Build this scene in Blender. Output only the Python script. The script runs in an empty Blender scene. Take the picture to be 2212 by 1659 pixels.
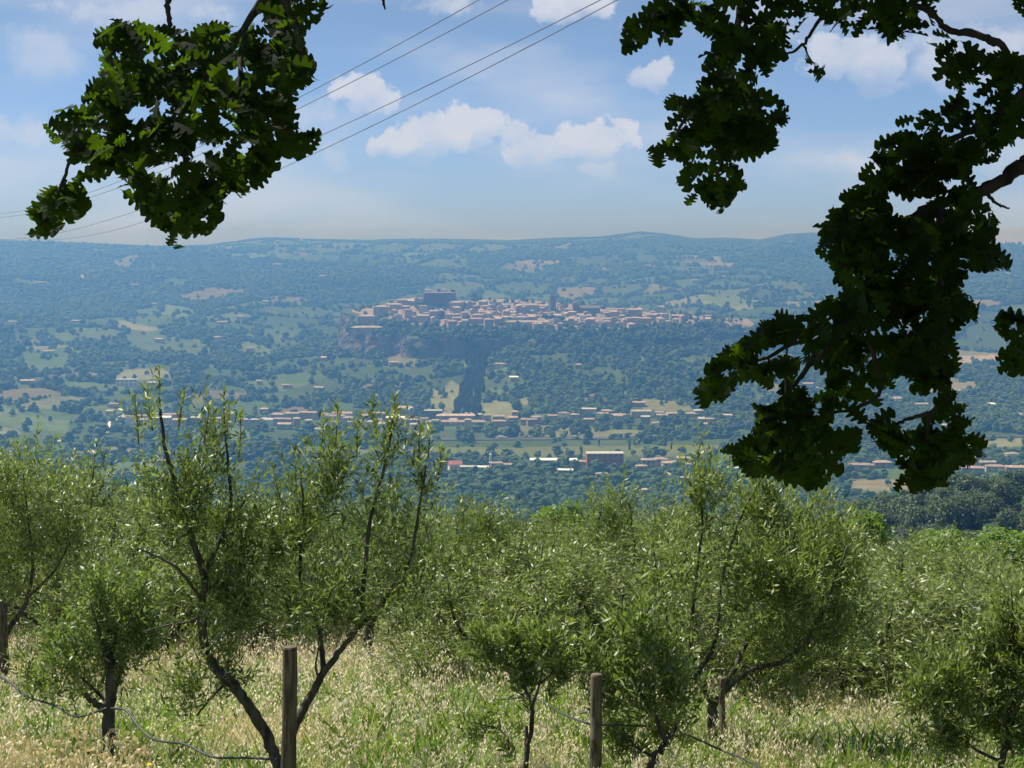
import bpy, math, random
import numpy as np
from mathutils import Vector

# ------------------------------------------------------------------ camera, world, sun, exposure
S = bpy.context.scene
COL = S.collection
F = 3444.0                       # focal length in pixels of a 2212 px wide picture
PITCH = math.atan(320.5 / F)
TILT = 6.0 / F
CP, SP = math.cos(PITCH), math.sin(PITCH)

cam_d = bpy.data.cameras.new('camera')
cam_d.sensor_width = 36.0
cam_d.lens = 36.0 * F / 2212.0
cam_d.clip_start = 0.1
cam_d.clip_end = 60000.0
cam = bpy.data.objects.new('camera', cam_d)
COL.objects.link(cam)
cam.location = (0, 0, 0)         # eye level is z = 0, the ground under it is at -1.8
cam.rotation_euler = (math.pi / 2 - PITCH, 0, 0)
S.camera = cam

SUN_EL, SUN_AZ = 60.0, -62.0     # degrees; azimuth from +Y (view axis), negative = to the left
sun_d = bpy.data.lights.new('sun', 'SUN')
sun_d.energy = 5.0
sun_d.angle = math.radians(0.53)
sun_d.color = (1.0, 0.955, 0.88)
sun = bpy.data.objects.new('sun', sun_d)
COL.objects.link(sun)
_e, _a = math.radians(SUN_EL), math.radians(SUN_AZ)
SUN_DIR = Vector((math.sin(_a) * math.cos(_e), math.cos(_a) * math.cos(_e), math.sin(_e)))
sun.rotation_euler = SUN_DIR.to_track_quat('Z', 'Y').to_euler()
sun.location = (0, 0, 40)

S.view_settings.view_transform = 'Standard'
S.view_settings.look = 'None'
S.view_settings.exposure = 0.70
S.view_settings.gamma = 1.0
S.view_settings.use_curve_mapping = False
S.render.engine = 'CYCLES'
S.cycles.use_denoising = True
S.cycles.max_bounces = 6
S.cycles.diffuse_bounces = 3
S.cycles.glossy_bounces = 2
S.cycles.transmission_bounces = 3
S.cycles.transparent_max_bounces = 4
S.cycles.volume_bounces = 1
S.cycles.sample_clamp_indirect = 4.0

HAZE_DENSITY = 3.4e-4
HAZE_COLOR = (0.19, 0.46, 1.0)      # no absorption: blue light is scattered more than red
HAZE_G = 0.80
SKY_STRENGTH = 0.064


def px_dir(px, py):
    """direction of a picture point as (u, tan of elevation) at unit forward distance"""
    u, v = (px - 1106.0) / F, (829.5 - py) / F
    y = CP + v * SP
    return u / y, (-SP + v * CP) / y


# clouds: centre px, centre py, half width, half height, weight (read as directions on the sky)
CLOUDS = [(795, 205, 70, 48, 1.0), (850, 312, 75, 40, 1.0), (930, 290, 95, 60, 1.0), (1035, 275, 85, 58, 1.05), (1125, 300, 60, 40, .8),
          (1170, 325, 90, 42, 0.85), (1295, 300, 95, 55, 1.05), (1385, 160, 70, 34, .8), (1290, 365, 90, 26, .5),
          (1230, 15, 110, 40, .95), (960, 5, 90, 32, .75), (1850, 130, 150, 62, .85), (1800, 350, 110, 42, .7), (1960, 100, 90, 50, .6),
          (60, 290, 110, 60, .75), (300, 30, 260, 55, .7), (90, 110, 120, 70, .55), (720, 350, 60, 50, .45), (2090, 120, 150, 90, .75), (2190, 330, 110, 80, .5),
          (650, 255, 90, 50, .5), (1640, 60, 120, 80, .5)]


def build_world():
    w = bpy.data.worlds.new('World')
    S.world = w
    w.use_nodes = True
    nt = w.node_tree
    nt.nodes.clear()
    N, L = nt.nodes.new, nt.links.new

    def math_(op, a, b=None, clamp=False):
        n = N('ShaderNodeMath'); n.operation = op; n.use_clamp = clamp
        for i, v in enumerate((a, b)):
            if v is None: continue
            if isinstance(v, (int, float)): n.inputs[i].default_value = v
            else: L(v, n.inputs[i])
        return n.outputs[0]
    out = N('ShaderNodeOutputWorld'); bg = N('ShaderNodeBackground')
    sky = N('ShaderNodeTexSky'); sky.sky_type = 'NISHITA'; sky.sun_disc = False
    sky.sun_elevation = math.radians(SUN_EL); sky.sun_rotation = math.radians(SUN_AZ)
    sky.air_density = 1.0; sky.dust_density = 0.35; sky.ozone_density = 2.0; sky.altitude = 400
    tc = N('ShaderNodeTexCoord')
    sep = N('ShaderNodeSeparateXYZ'); L(tc.outputs['Generated'], sep.inputs[0])
    x, y, z = sep.outputs
    # azimuth and elevation tangents (clouds sit at fixed directions on the sky)
    az = math_('ARCTAN2', x, y)
    hl = math_('SQRT', math_('ADD', math_('MULTIPLY', x, x), math_('MULTIPLY', y, y)))
    el = math_('ARCTAN2', z, hl)
    comb = N('ShaderNodeCombineXYZ'); L(az, comb.inputs[0]); L(el, comb.inputs[1])
    nz = N('ShaderNodeTexNoise'); nz.inputs['Scale'].default_value = 38; nz.inputs['Detail'].default_value = 8; nz.inputs['Roughness'].default_value = .6
    L(comb.outputs[0], nz.inputs['Vector'])
    warp = N('ShaderNodeTexNoise'); warp.inputs['Scale'].default_value = 34; warp.inputs['Detail'].default_value = 5; warp.inputs['Roughness'].default_value = .6
    L(comb.outputs[0], warp.inputs['Vector'])
    wv = N('ShaderNodeVectorMath'); wv.operation = 'SUBTRACT'; L(warp.outputs['Color'], wv.inputs[0]); wv.inputs[1].default_value = (.5, .5, .5)
    ws = N('ShaderNodeVectorMath'); ws.operation = 'MULTIPLY'; L(wv.outputs[0], ws.inputs[0]); ws.inputs[1].default_value = (.040, .026, 0)
    wc = N('ShaderNodeVectorMath'); wc.operation = 'ADD'; L(comb.outputs[0], wc.inputs[0]); L(ws.outputs[0], wc.inputs[1])
    puff = math_('MULTIPLY', math_('SUBTRACT', nz.outputs[0], .5), 1.7)
    dens = None
    for (px, py, rx, ry, wt) in CLOUDS:
        u, t = px_dir(px, py)
        a0, e0 = math.atan(u), math.atan(t * math.cos(math.atan(u)))
        sb = N('ShaderNodeVectorMath'); sb.operation = 'SUBTRACT'; L(wc.outputs[0], sb.inputs[0]); sb.inputs[1].default_value = (a0, e0, 0)
        sc = N('ShaderNodeVectorMath'); sc.operation = 'MULTIPLY'; L(sb.outputs[0], sc.inputs[0]); sc.inputs[1].default_value = (F / rx, F / ry, 0)
        ln = N('ShaderNodeVectorMath'); ln.operation = 'LENGTH'; L(sc.outputs[0], ln.inputs[0])
        m = N('ShaderNodeMapRange'); m.inputs[1].default_value = 1.5; m.inputs[2].default_value = .2; m.inputs[3].default_value = 0; m.inputs[4].default_value = 1
        L(ln.outputs['Value'], m.inputs[0])
        sy = N('ShaderNodeSeparateXYZ'); L(sc.outputs[0], sy.inputs[0])
        fade = N('ShaderNodeMapRange'); fade.interpolation_type = 'SMOOTHSTEP'; fade.inputs[1].default_value = -1.15; fade.inputs[2].default_value = .15; fade.inputs[3].default_value = .12; fade.inputs[4].default_value = wt
        L(sy.outputs[1], fade.inputs[0])
        ed = N('ShaderNodeMapRange'); ed.interpolation_type = 'SMOOTHSTEP'; ed.inputs[1].default_value = .38 if wt >= .8 else .28; ed.inputs[2].default_value = .60 if wt >= .8 else .95
        L(math_('ADD', m.outputs[0], puff), ed.inputs[0])
        c1 = math_('MULTIPLY', ed.outputs[0], fade.outputs[0])
        dens = c1 if dens is None else math_('MAXIMUM', dens, c1)
    # the rest of the sky carries the same kind of broken cloud
    far = N('ShaderNodeTexNoise'); far.inputs['Scale'].default_value = 5.5; far.inputs['Detail'].default_value = 8; far.inputs['Roughness'].default_value = .6
    L(tc.outputs['Generated'], far.inputs['Vector'])
    fr = N('ShaderNodeMapRange'); fr.interpolation_type = 'SMOOTHSTEP'; fr.inputs[1].default_value = .50; fr.inputs[2].default_value = .74; fr.inputs[4].default_value = .75
    L(far.outputs[0], fr.inputs[0])
    hi = N('ShaderNodeMapRange'); hi.inputs[1].default_value = .17; hi.inputs[2].default_value = .30; L(el, hi.inputs[0])
    side = N('ShaderNodeMapRange'); side.inputs[1].default_value = .36; side.inputs[2].default_value = .5; L(math_('ABSOLUTE', az), side.inputs[0])
    elsewhere = math_('MULTIPLY', fr.outputs[0], math_('MAXIMUM', hi.outputs[0], math_('MULTIPLY', side.outputs[0], math_('GREATER_THAN', el, .01))))
    # thin veils
    veil = N('ShaderNodeTexNoise'); veil.inputs['Scale'].default_value = 1; veil.inputs['Detail'].default_value = 4
    vm = N('ShaderNodeVectorMath'); vm.operation = 'MULTIPLY'; L(comb.outputs[0], vm.inputs[0]); vm.inputs[1].default_value = (5, 17, 1); L(vm.outputs[0], veil.inputs['Vector'])
    vr = N('ShaderNodeMapRange'); vr.interpolation_type = 'SMOOTHSTEP'; vr.inputs[1].default_value = .42; vr.inputs[2].default_value = .7; vr.inputs[4].default_value = .62; L(veil.outputs[0], vr.inputs[0])
    br = N('ShaderNodeMapRange'); br.inputs[1].default_value = .30; br.inputs[2].default_value = .56; br.inputs[3].default_value = .62; br.inputs[4].default_value = 1.05; L(nz.outputs[0], br.inputs[0])
    d1 = math_('MULTIPLY', dens, br.outputs[0], clamp=True)
    d2 = math_('MAXIMUM', math_('MULTIPLY', d1, .98), math_('MAXIMUM', elsewhere, vr.outputs[0]))
    tint = N('ShaderNodeMix'); tint.data_type = 'RGBA'; tint.blend_type = 'MULTIPLY'; tint.inputs[0].default_value = 1.0
    L(sky.outputs[0], tint.inputs[6])
    tr = N('ShaderNodeValToRGB'); tr.color_ramp.elements[0].color = (.52, .73, 1.28, 1); tr.color_ramp.elements[1].color = (.66, .72, .84, 1); tr.color_ramp.elements[1].position = .16
    L(math_('ABSOLUTE', el), tr.inputs[0]); L(tr.outputs[0], tint.inputs[7])
    mix = N('ShaderNodeMix'); mix.data_type = 'RGBA'
    L(d2, mix.inputs[0]); L(tint.outputs[2], mix.inputs[6]); mix.inputs[7].default_value = (6.2, 6.6, 7.6, 1)
    L(mix.outputs[2], bg.inputs[0]); bg.inputs[1].default_value = SKY_STRENGTH
    L(bg.outputs[0], out.inputs[0])


build_world()

# ------------------------------------------------------------------ helpers
rng = np.random.default_rng(7)
random.seed(7)


def tag(o, label=None, cat=None, group=None, kind=None):
    if label: o['label'] = label
    if cat: o['category'] = cat
    if group: o['group'] = group
    if kind: o['kind'] = kind
    return o


def empty(name, loc=(0, 0, 0), rz=0.0):
    o = bpy.data.objects.new(name, None)
    COL.objects.link(o)
    o.location = loc
    o.rotation_euler = (0, 0, rz)
    o.empty_display_size = .2
    return o


def mesh_np(name, V, faces, mats=None, midx=None, smooth=False):
    """V: n x 3; faces: list of integer arrays m x k"""
    me = bpy.data.meshes.new(name)
    V = np.ascontiguousarray(V, dtype=np.float32)
    faces = [np.asarray(f, dtype=np.int32) for f in faces if len(f)]
    me.vertices.add(len(V))
    me.vertices.foreach_set('co', V.ravel())
    li = np.concatenate([f.ravel() for f in faces])
    cnt = np.concatenate([np.full(len(f), f.shape[1], np.int32) for f in faces])
    st = np.concatenate(([0], np.cumsum(cnt)[:-1])).astype(np.int32)
    me.loops.add(len(li))
    me.loops.foreach_set('vertex_index', li)
    me.polygons.add(len(cnt))
    me.polygons.foreach_set('loop_start', st)
    me.polygons.foreach_set('loop_total', cnt)
    if midx is not None:
        me.polygons.foreach_set('material_index', np.asarray(midx, np.int32))
    me.polygons.foreach_set('use_smooth', np.full(len(cnt), bool(smooth)))
    for m in (mats or []):
        me.materials.append(m)
    me.update(calc_edges=True)
    return me


def add_float(me, name, vals):
    a = me.attributes.new(name, 'FLOAT', 'POINT')
    a.data.foreach_set('value', np.asarray(vals, np.float32))


def add_color(me, name, rgb):
    a = me.attributes.new(name, 'FLOAT_COLOR', 'POINT')
    c = np.ones((len(rgb), 4), np.float32)
    c[:, :3] = rgb
    a.data.foreach_set('color', c.ravel())


def obj(name, me, parent=None, loc=(0, 0, 0), rz=0.0):
    o = bpy.data.objects.new(name, me)
    COL.objects.link(o)
    o.location = loc
    o.rotation_euler = (0, 0, rz)
    if parent is not None:
        o.parent = parent
    return o


class MB:
    """collects shapes into one mesh"""
    def __init__(self):
        self.v, self.f, self.m, self.n = [], [], [], 0

    def add(self, V, faces, mi=0):
        V = np.asarray(V, float)
        for f in faces:
            f = np.asarray(f, np.int32)
            self.f.append(f + self.n)
            self.m.append(np.full(len(f), mi, np.int32))
        self.v.append(V)
        self.n += len(V)

    def box(self, x0, x1, y0, y1, z0, z1, mi=0, bottom=True):
        V = [(x, y, z) for z in (z0, z1) for (x, y) in ((x0, y0), (x1, y0), (x1, y1), (x0, y1))]
        f = [(4, 5, 6, 7), (0, 1, 5, 4), (1, 2, 6, 5), (2, 3, 7, 6), (3, 0, 4, 7)]
        if bottom: f.append((3, 2, 1, 0))
        self.add(V, [f], mi)

    def tube(self, P, R, sides=6, mi=0, cap=True):
        P = np.asarray(P, float)
        R = np.broadcast_to(np.asarray(R, float), (len(P),))
        T = np.gradient(P, axis=0)
        T /= np.linalg.norm(T, axis=1, keepdims=True) + 1e-12
        ref = np.array([0.13, 0.21, 1.0]) if abs(T[:, 2]).mean() < .8 else np.array([1.0, .17, .1])
        A = np.cross(T, ref); A /= np.linalg.norm(A, axis=1, keepdims=True) + 1e-12
        B = np.cross(T, A)
        th = np.arange(sides) * 2 * np.pi / sides
        V = P[:, None] + R[:, None, None] * (A[:, None] * np.cos(th)[None, :, None] + B[:, None] * np.sin(th)[None, :, None])
        n = len(P)
        i = np.arange(n - 1)[:, None] * sides
        j = np.arange(sides)[None]
        k = (j + 1) % sides
        q = np.stack([i + j, i + k, i + sides + k, i + sides + j], -1).reshape(-1, 4)
        fs = [q]
        if cap and sides > 3:
            fs.append(np.array([list(range(sides))[::-1]]))
            fs.append(np.array([[(n - 1) * sides + s for s in range(sides)]]))
        self.add(V.reshape(-1, 3), fs, mi)

    def mesh(self, name, mats, smooth=False):
        by = {}
        V = np.concatenate(self.v)
        for f, m in zip(self.f, self.m):
            by.setdefault(f.shape[1], ([], []))
            by[f.shape[1]][0].append(f); by[f.shape[1]][1].append(m)
        fs, ms = [], []
        for k in by:
            fs.append(np.concatenate(by[k][0])); ms.append(np.concatenate(by[k][1]))
        return mesh_np(name, V, fs, mats if isinstance(mats, list) else [mats], np.concatenate(ms), smooth)


def smooth_path(P, n):
    """Catmull-Rom through P, n points"""
    P = np.asarray(P, float)
    if len(P) < 3:
        t = np.linspace(0, 1, n)[:, None]
        return P[0] * (1 - t) + P[-1] * t
    Q = np.vstack([2 * P[0] - P[1], P, 2 * P[-1] - P[-2]])
    s = np.linspace(0, len(P) - 1 - 1e-6, n)
    i = s.astype(int); t = (s - i)[:, None]
    a, b, c, d = Q[i], Q[i + 1], Q[i + 2], Q[i + 3]
    return .5 * ((2 * b) + (c - a) * t + (2 * a - 5 * b + 4 * c - d) * t ** 2 + (3 * b - a - 3 * c + d) * t ** 3)


def W(px, py, y):
    u, t = px_dir(px, py)
    return np.array([u * y, y, t * y])


def hash2(xi, yi, seed):
    h = (xi.astype(np.int64) * 374761393 + yi.astype(np.int64) * 668265263 + seed * 974634777) & 0xFFFFFFFF
    h = ((h ^ (h >> 13)) * 1274126177) & 0xFFFFFFFF
    h = (h ^ (h >> 16)) & 0xFFFFFFFF
    h = (h * 2246822519) & 0xFFFFFFFF
    return ((h ^ (h >> 15)) & 0xFFFFFF) / float(0xFFFFFF)


def vnoise(x, y, seed=0):
    xi, yi = np.floor(x), np.floor(y)
    fx, fy = x - xi, y - yi
    fx = fx * fx * (3 - 2 * fx); fy = fy * fy * (3 - 2 * fy)
    a, b = hash2(xi, yi, seed), hash2(xi + 1, yi, seed)
    c, d = hash2(xi, yi + 1, seed), hash2(xi + 1, yi + 1, seed)
    return (a * (1 - fx) + b * fx) * (1 - fy) + (c * (1 - fx) + d * fx) * fy


def fbm(x, y, seed=0, o=4):
    s, a, t = 0, .5, 0
    for k in range(o):
        s = s + a * vnoise(x * 2 ** k, y * 2 ** k, seed + k); t += a; a *= .5
    return s / t


def inpoly(px, py, poly):
    P = np.asarray(poly, float)
    c = np.zeros(np.shape(px), bool)
    j = len(P) - 1
    for i in range(len(P)):
        xi, yi, xj, yj = P[i, 0], P[i, 1], P[j, 0], P[j, 1]
        if yi != yj:
            c ^= ((yi > py) != (yj > py)) & (px < (xj - xi) * (py - yi) / (yj - yi) + xi)
        j = i
    return c


def sst(a, b, x):
    t = np.clip((x - a) / (b - a), 0, 1)
    return t * t * (3 - 2 * t)


# ------------------------------------------------------------------ materials
def mat(name):
    m = bpy.data.materials.new(name)
    m.use_nodes = True
    nt = m.node_tree
    return m, nt, nt.nodes['Principled BSDF'], nt.nodes['Material Output']


def setspec(b, v):
    b.inputs['Specular IOR Level'].default_value = v


def noisy(name, c0, c1, scale, rough=.85, detail=4, spec=.2, bump=0, coord='Object', stretch=(1, 1, 1), lo=.35, hi=.65):
    m, nt, b, o = mat(name)
    tc = nt.nodes.new('ShaderNodeTexCoord'); mp = nt.nodes.new('ShaderNodeMapping'); mp.inputs['Scale'].default_value = stretch
    nt.links.new(tc.outputs[coord], mp.inputs[0])
    n = nt.nodes.new('ShaderNodeTexNoise'); n.inputs['Scale'].default_value = scale; n.inputs['Detail'].default_value = detail
    nt.links.new(mp.outputs[0], n.inputs['Vector'])
    r = nt.nodes.new('ShaderNodeValToRGB'); r.color_ramp.elements[0].position = lo; r.color_ramp.elements[1].position = hi
    r.color_ramp.elements[0].color = (*c0, 1); r.color_ramp.elements[1].color = (*c1, 1)
    nt.links.new(n.outputs[0], r.inputs[0]); nt.links.new(r.outputs[0], b.inputs['Base Color'])
    b.inputs['Roughness'].default_value = rough; setspec(b, spec)
    if bump:
        bp = nt.nodes.new('ShaderNodeBump'); bp.inputs['Strength'].default_value = bump
        nt.links.new(n.outputs[0], bp.inputs['Height']); nt.links.new(bp.outputs[0], b.inputs['Normal'])
    return m


def leaf_mat(name, c0, c1, back, rough=.35, spec=.5, trans=.3, trans_col=None):
    """two sided leaf: colour by the per leaf attribute rnd, paler underside, light shining through"""
    m, nt, b, o = mat(name)
    N, L = nt.nodes.new, nt.links.new
    at = N('ShaderNodeAttribute'); at.attribute_name = 'rnd'
    oi = N('ShaderNodeObjectInfo')
    ad = N('ShaderNodeMath'); ad.operation = 'MULTIPLY_ADD'; L(oi.outputs['Random'], ad.inputs[0]); ad.inputs[1].default_value = .25; L(at.outputs['Fac'], ad.inputs[2])
    mx = N('ShaderNodeMix'); mx.data_type = 'RGBA'; L(ad.outputs[0], mx.inputs[0]); mx.inputs[6].default_value = (*c0, 1); mx.inputs[7].default_value = (*c1, 1)
    ge = N('ShaderNodeNewGeometry')
    m2 = N('ShaderNodeMix'); m2.data_type = 'RGBA'; L(ge.outputs['Backfacing'], m2.inputs[0]); L(mx.outputs[2], m2.inputs[6]); m2.inputs[7].default_value = (*back, 1)
    L(m2.outputs[2], b.inputs['Base Color']); b.inputs['Roughness'].default_value = rough; setspec(b, spec)
    tr = N('ShaderNodeBsdfTranslucent')
    m3 = N('ShaderNodeMix'); m3.data_type = 'RGBA'; m3.blend_type = 'MULTIPLY'; m3.inputs[0].default_value = 1
    L(mx.outputs[2], m3.inputs[6]); m3.inputs[7].default_value = (*(trans_col or (2.4, 2.6, .9)), 1)
    L(m3.outputs[2], tr.inputs[0])
    ms = N('ShaderNodeMixShader'); ms.inputs[0].default_value = trans
    L(b.outputs[0], ms.inputs[1]); L(tr.outputs[0], ms.inputs[2]); L(ms.outputs[0], o.inputs[0])
    return m


M = {}
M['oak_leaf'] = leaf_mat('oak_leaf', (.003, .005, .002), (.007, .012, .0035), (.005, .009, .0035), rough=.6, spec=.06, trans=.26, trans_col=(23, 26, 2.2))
M['olive_leaf'] = leaf_mat('olive_leaf', (.032, .062, .012), (.235, .285, .060), (.31, .35, .16), rough=.42, spec=.45, trans=.30, trans_col=(1.7, 1.9, .8))
M['olive_young'] = leaf_mat('olive_young', (.060, .098, .020), (.225, .275, .070), (.29, .34, .17), rough=.42, spec=.45, trans=.34, trans_col=(1.6, 1.8, .7))
M['broad_leaf'] = leaf_mat('broad_leaf', (.055, .105, .008), (.15, .21, .02), (.10, .16, .03), rough=.5, spec=.3, trans=.35)
M['oak_bark'] = noisy('oak_bark', (.018, .015, .012), (.06, .05, .04), 22, bump=.6, stretch=(1, 1, .25))
M['olive_bark'] = noisy('olive_bark', (.035, .03, .024), (.12, .11, .09), 26, bump=.5, stretch=(1, 1, .3))
M['twig'] = noisy('twig_bark', (.05, .048, .03), (.13, .12, .08), 20)
M['post'] = noisy('weathered_post', (.055, .045, .03), (.17, .145, .10), 18, bump=.4, stretch=(3, 3, .25))
M['hose'] = noisy('hose_plastic', (.022, .026, .026), (.055, .06, .058), 8, rough=.5, spec=.4)
M['cable'] = noisy('cable_metal', (.10, .10, .11), (.16, .16, .17), .5, rough=.6)
M['straw'] = leaf_mat('dry_grass', (.38, .32, .16), (.72, .63, .40), (.56, .49, .30), rough=.6, spec=.25, trans=.5, trans_col=(1.3, 1.3, 1.0))
M['green_grass'] = leaf_mat('green_grass', (.055, .105, .014), (.20, .275, .050), (.15, .22, .04), rough=.5, spec=.3, trans=.42, trans_col=(1.7, 1.9, .9))
M['oat_head'] = leaf_mat('oat_spikelet', (.66, .58, .38), (.85, .78, .58), (.78, .70, .50), rough=.45, spec=.4, trans=.5, trans_col=(1.1, 1.05, .95))
M['yellow'] = noisy('yellow_petal', (.75, .55, .02), (.85, .65, .04), 30)


def simple_var(name, cols, rough=.85, spec=.15, nscale=None):
    """colour picked per object / per instance from a ramp, with slight mottling"""
    m, nt, b, o = mat(name)
    N, L = nt.nodes.new, nt.links.new
    oi = N('ShaderNodeObjectInfo'); r = N('ShaderNodeValToRGB'); L(oi.outputs['Random'], r.inputs[0])
    els = r.color_ramp.elements
    while len(els) < len(cols): els.new(.5)
    for i, c in enumerate(cols):
        els[i].position = i / max(1, len(cols) - 1); els[i].color = (*c, 1)
    if nscale:
        tc = N('ShaderNodeTexCoord'); n = N('ShaderNodeTexNoise'); n.inputs['Scale'].default_value = nscale; n.inputs['Detail'].default_value = 3
        L(tc.outputs['Object'], n.inputs['Vector'])
        mr = N('ShaderNodeMapRange'); mr.inputs[1].default_value = .3; mr.inputs[2].default_value = .7; mr.inputs[3].default_value = .65; mr.inputs[4].default_value = 1.3; L(n.outputs[0], mr.inputs[0])
        mx = N('ShaderNodeMix'); mx.data_type = 'RGBA'; mx.blend_type = 'MULTIPLY'; mx.inputs[0].default_value = 1; L(r.outputs[0], mx.inputs[6])
        cb = N('ShaderNodeCombineColor'); [L(mr.outputs[0], cb.inputs[k]) for k in range(3)]
        L(cb.outputs[0], mx.inputs[7]); L(mx.outputs[2], b.inputs['Base Color'])
    else:
        L(r.outputs[0], b.inputs['Base Color'])
    b.inputs['Roughness'].default_value = rough; setspec(b, spec)
    return m


M['far_tree'] = simple_var('far_foliage', [(.030, .054, .018), (.045, .076, .024), (.060, .095, .030), (.085, .125, .042), (.034, .060, .021), (.052, .084, .030)], nscale=.35)
M['cypress'] = simple_var('cypress_foliage', [(.018, .026, .012), (.026, .036, .016)], nscale=.5)
M['wood_leaf'] = leaf_mat('wood_leaf', (.030, .050, .012), (.085, .115, .028), (.06, .085, .03), rough=.55, spec=.3, trans=.2)
M['trunk_far'] = noisy('far_bark', (.05, .04, .03), (.1, .08, .06), 2)
M['roof'] = simple_var('terracotta_roof', [(.23, .185, .16), (.32, .27, .235), (.27, .235, .215), (.40, .35, .305), (.25, .205, .185), (.36, .27, .225)], nscale=.25)
M['wall'] = simple_var('plaster_wall', [(.26, .19, .14), (.38, .30, .22), (.32, .24, .19), (.46, .38, .29), (.24, .19, .16)], nscale=.2)
M['tuff'] = noisy('tuff_wall', (.11, .085, .07), (.17, .135, .11), .3)
M['white_wall'] = noisy('white_plaster', (.62, .61, .58), (.75, .74, .71), .3)
M['white_roof'] = noisy('white_sheet_roof', (.66, .67, .68), (.78, .78, .78), .2, rough=.6)
M['red_wall'] = noisy('red_brick_wall', (.30, .10, .08), (.38, .14, .11), .25)
M['red_tarp'] = noisy('red_tarpaulin', (.30, .13, .11), (.40, .17, .14), .3)
M['grey_roof'] = noisy('grey_sheet', (.30, .32, .34), (.42, .43, .44), .2)
M['glass_dark'] = noisy('dark_window', (.03, .035, .04), (.07, .075, .08), .5, rough=.2, spec=.5)
M['asphalt'] = noisy('asphalt', (.045, .045, .048), (.065, .065, .068), .05)
M['white_line'] = noisy('white_paint', (.7, .7, .7), (.8, .8, .8), 1)
M['truck_white'] = noisy('white_vehicle_paint', (.75, .75, .75), (.82, .82, .82), .5, rough=.4)
M['tyre'] = noisy('tyre_rubber', (.02, .02, .02), (.04, .04, .04), 3)


def cliff_material():
    m, nt, b, o = mat('tuff_cliff')
    N, L = nt.nodes.new, nt.links.new
    tc = N('ShaderNodeTexCoord'); mp = N('ShaderNodeMapping'); mp.inputs['Scale'].default_value = (1, 1, .35); L(tc.outputs['Object'], mp.inputs[0])
    n = N('ShaderNodeTexNoise'); n.inputs['Scale'].default_value = .045; n.inputs['Detail'].default_value = 6; n.inputs['Roughness'].default_value = .65; L(mp.outputs[0], n.inputs['Vector'])
    r = N('ShaderNodeValToRGB'); e = r.color_ramp.elements; e[0].position = .32; e[1].position = .7
    e[0].color = (.085, .073, .068, 1); e[1].color = (.25, .21, .19, 1); k = e.new(.5); k.color = (.155, .13, .12, 1)
    L(n.outputs[0], r.inputs[0])
    n2 = N('ShaderNodeTexNoise'); n2.inputs['Scale'].default_value = .03; n2.inputs['Detail'].default_value = 5; L(tc.outputs['Object'], n2.inputs['Vector'])
    mr = N('ShaderNodeMapRange'); mr.inputs[1].default_value = .54; mr.inputs[2].default_value = .62; L(n2.outputs[0], mr.inputs[0])
    ge = N('ShaderNodeNewGeometry'); gs = N('ShaderNodeSeparateXYZ'); L(ge.outputs['Normal'], gs.inputs[0])
    gm = N('ShaderNodeMapRange'); gm.inputs[1].default_value = .5; gm.inputs[2].default_value = .75; L(gs.outputs[2], gm.inputs[0])
    mm = N('ShaderNodeMath'); mm.operation = 'MAXIMUM'; L(mr.outputs[0], mm.inputs[0]); L(gm.outputs[0], mm.inputs[1])
    mx = N('ShaderNodeMix'); mx.data_type = 'RGBA'; L(mm.outputs[0], mx.inputs[0]); L(r.outputs[0], mx.inputs[6]); mx.inputs[7].default_value = (.05, .075, .028, 1)
    L(mx.outputs[2], b.inputs['Base Color']); b.inputs['Roughness'].default_value = .9; setspec(b, .1)
    return m


M['cliff'] = cliff_material()


def terrain_material():
    m, nt, b, o = mat('terrain_ground')
    N, L = nt.nodes.new, nt.links.new
    at = N('ShaderNodeVertexColor'); at.layer_name = 'cover'
    tc = N('ShaderNodeTexCoord')
    n1 = N('ShaderNodeTexNoise'); n1.inputs['Scale'].default_value = .035; n1.inputs['Detail'].default_value = 5; L(tc.outputs['Object'], n1.inputs['Vector'])
    n2 = N('ShaderNodeTexNoise'); n2.inputs['Scale'].default_value = 2.6; n2.inputs['Detail'].default_value = 5; L(tc.outputs['Object'], n2.inputs['Vector'])
    ad = N('ShaderNodeMath'); ad.operation = 'ADD'; L(n1.outputs[0], ad.inputs[0]); L(n2.outputs[0], ad.inputs[1])
    mr = N('ShaderNodeMapRange'); mr.inputs[1].default_value = .7; mr.inputs[2].default_value = 1.3; mr.inputs[3].default_value = .72; mr.inputs[4].default_value = 1.28; L(ad.outputs[0], mr.inputs[0])
    cb = N('ShaderNodeCombineColor'); [L(mr.outputs[0], cb.inputs[k]) for k in range(3)]
    mx = N('ShaderNodeMix'); mx.data_type = 'RGBA'; mx.blend_type = 'MULTIPLY'; mx.inputs[0].default_value = 1
    L(at.outputs[0], mx.inputs[6]); L(cb.outputs[0], mx.inputs[7]); L(mx.outputs[2], b.inputs['Base Color'])
    b.inputs['Roughness'].default_value = .95; setspec(b, .05)
    return m


M['terrain'] = terrain_material()

# ------------------------------------------------------------------ terrain
BR = [0, 45, 100, 300, 800, 1300, 1560, 1700, 2500, 3300, 3900, 4600, 5500, 6200, 6700, 7000, 7800]
BZ = [-1.8, -9.9, -23, -76, -184, -260, -284, -286, -286, -272, -246, -196, -128, -72, -34, -25, -60]
SKX = [-900, 0, 200, 330, 450, 560, 600, 680, 800, 900, 1050, 1100, 1200, 1300, 1380, 1430, 1500, 1570, 1640, 1700, 1750, 1900, 2050, 2212, 3000]
SKY = [512, 516, 521, 526, 524, 513, 512, 515, 516, 514, 516, 517, 513, 511, 503, 506, 514, 513, 516, 507, 505, 514, 520, 524, 518]
PC, PRX, PRY = (75.0, 3330.0), 432.0, 300.0          # the tuff plateau


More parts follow.
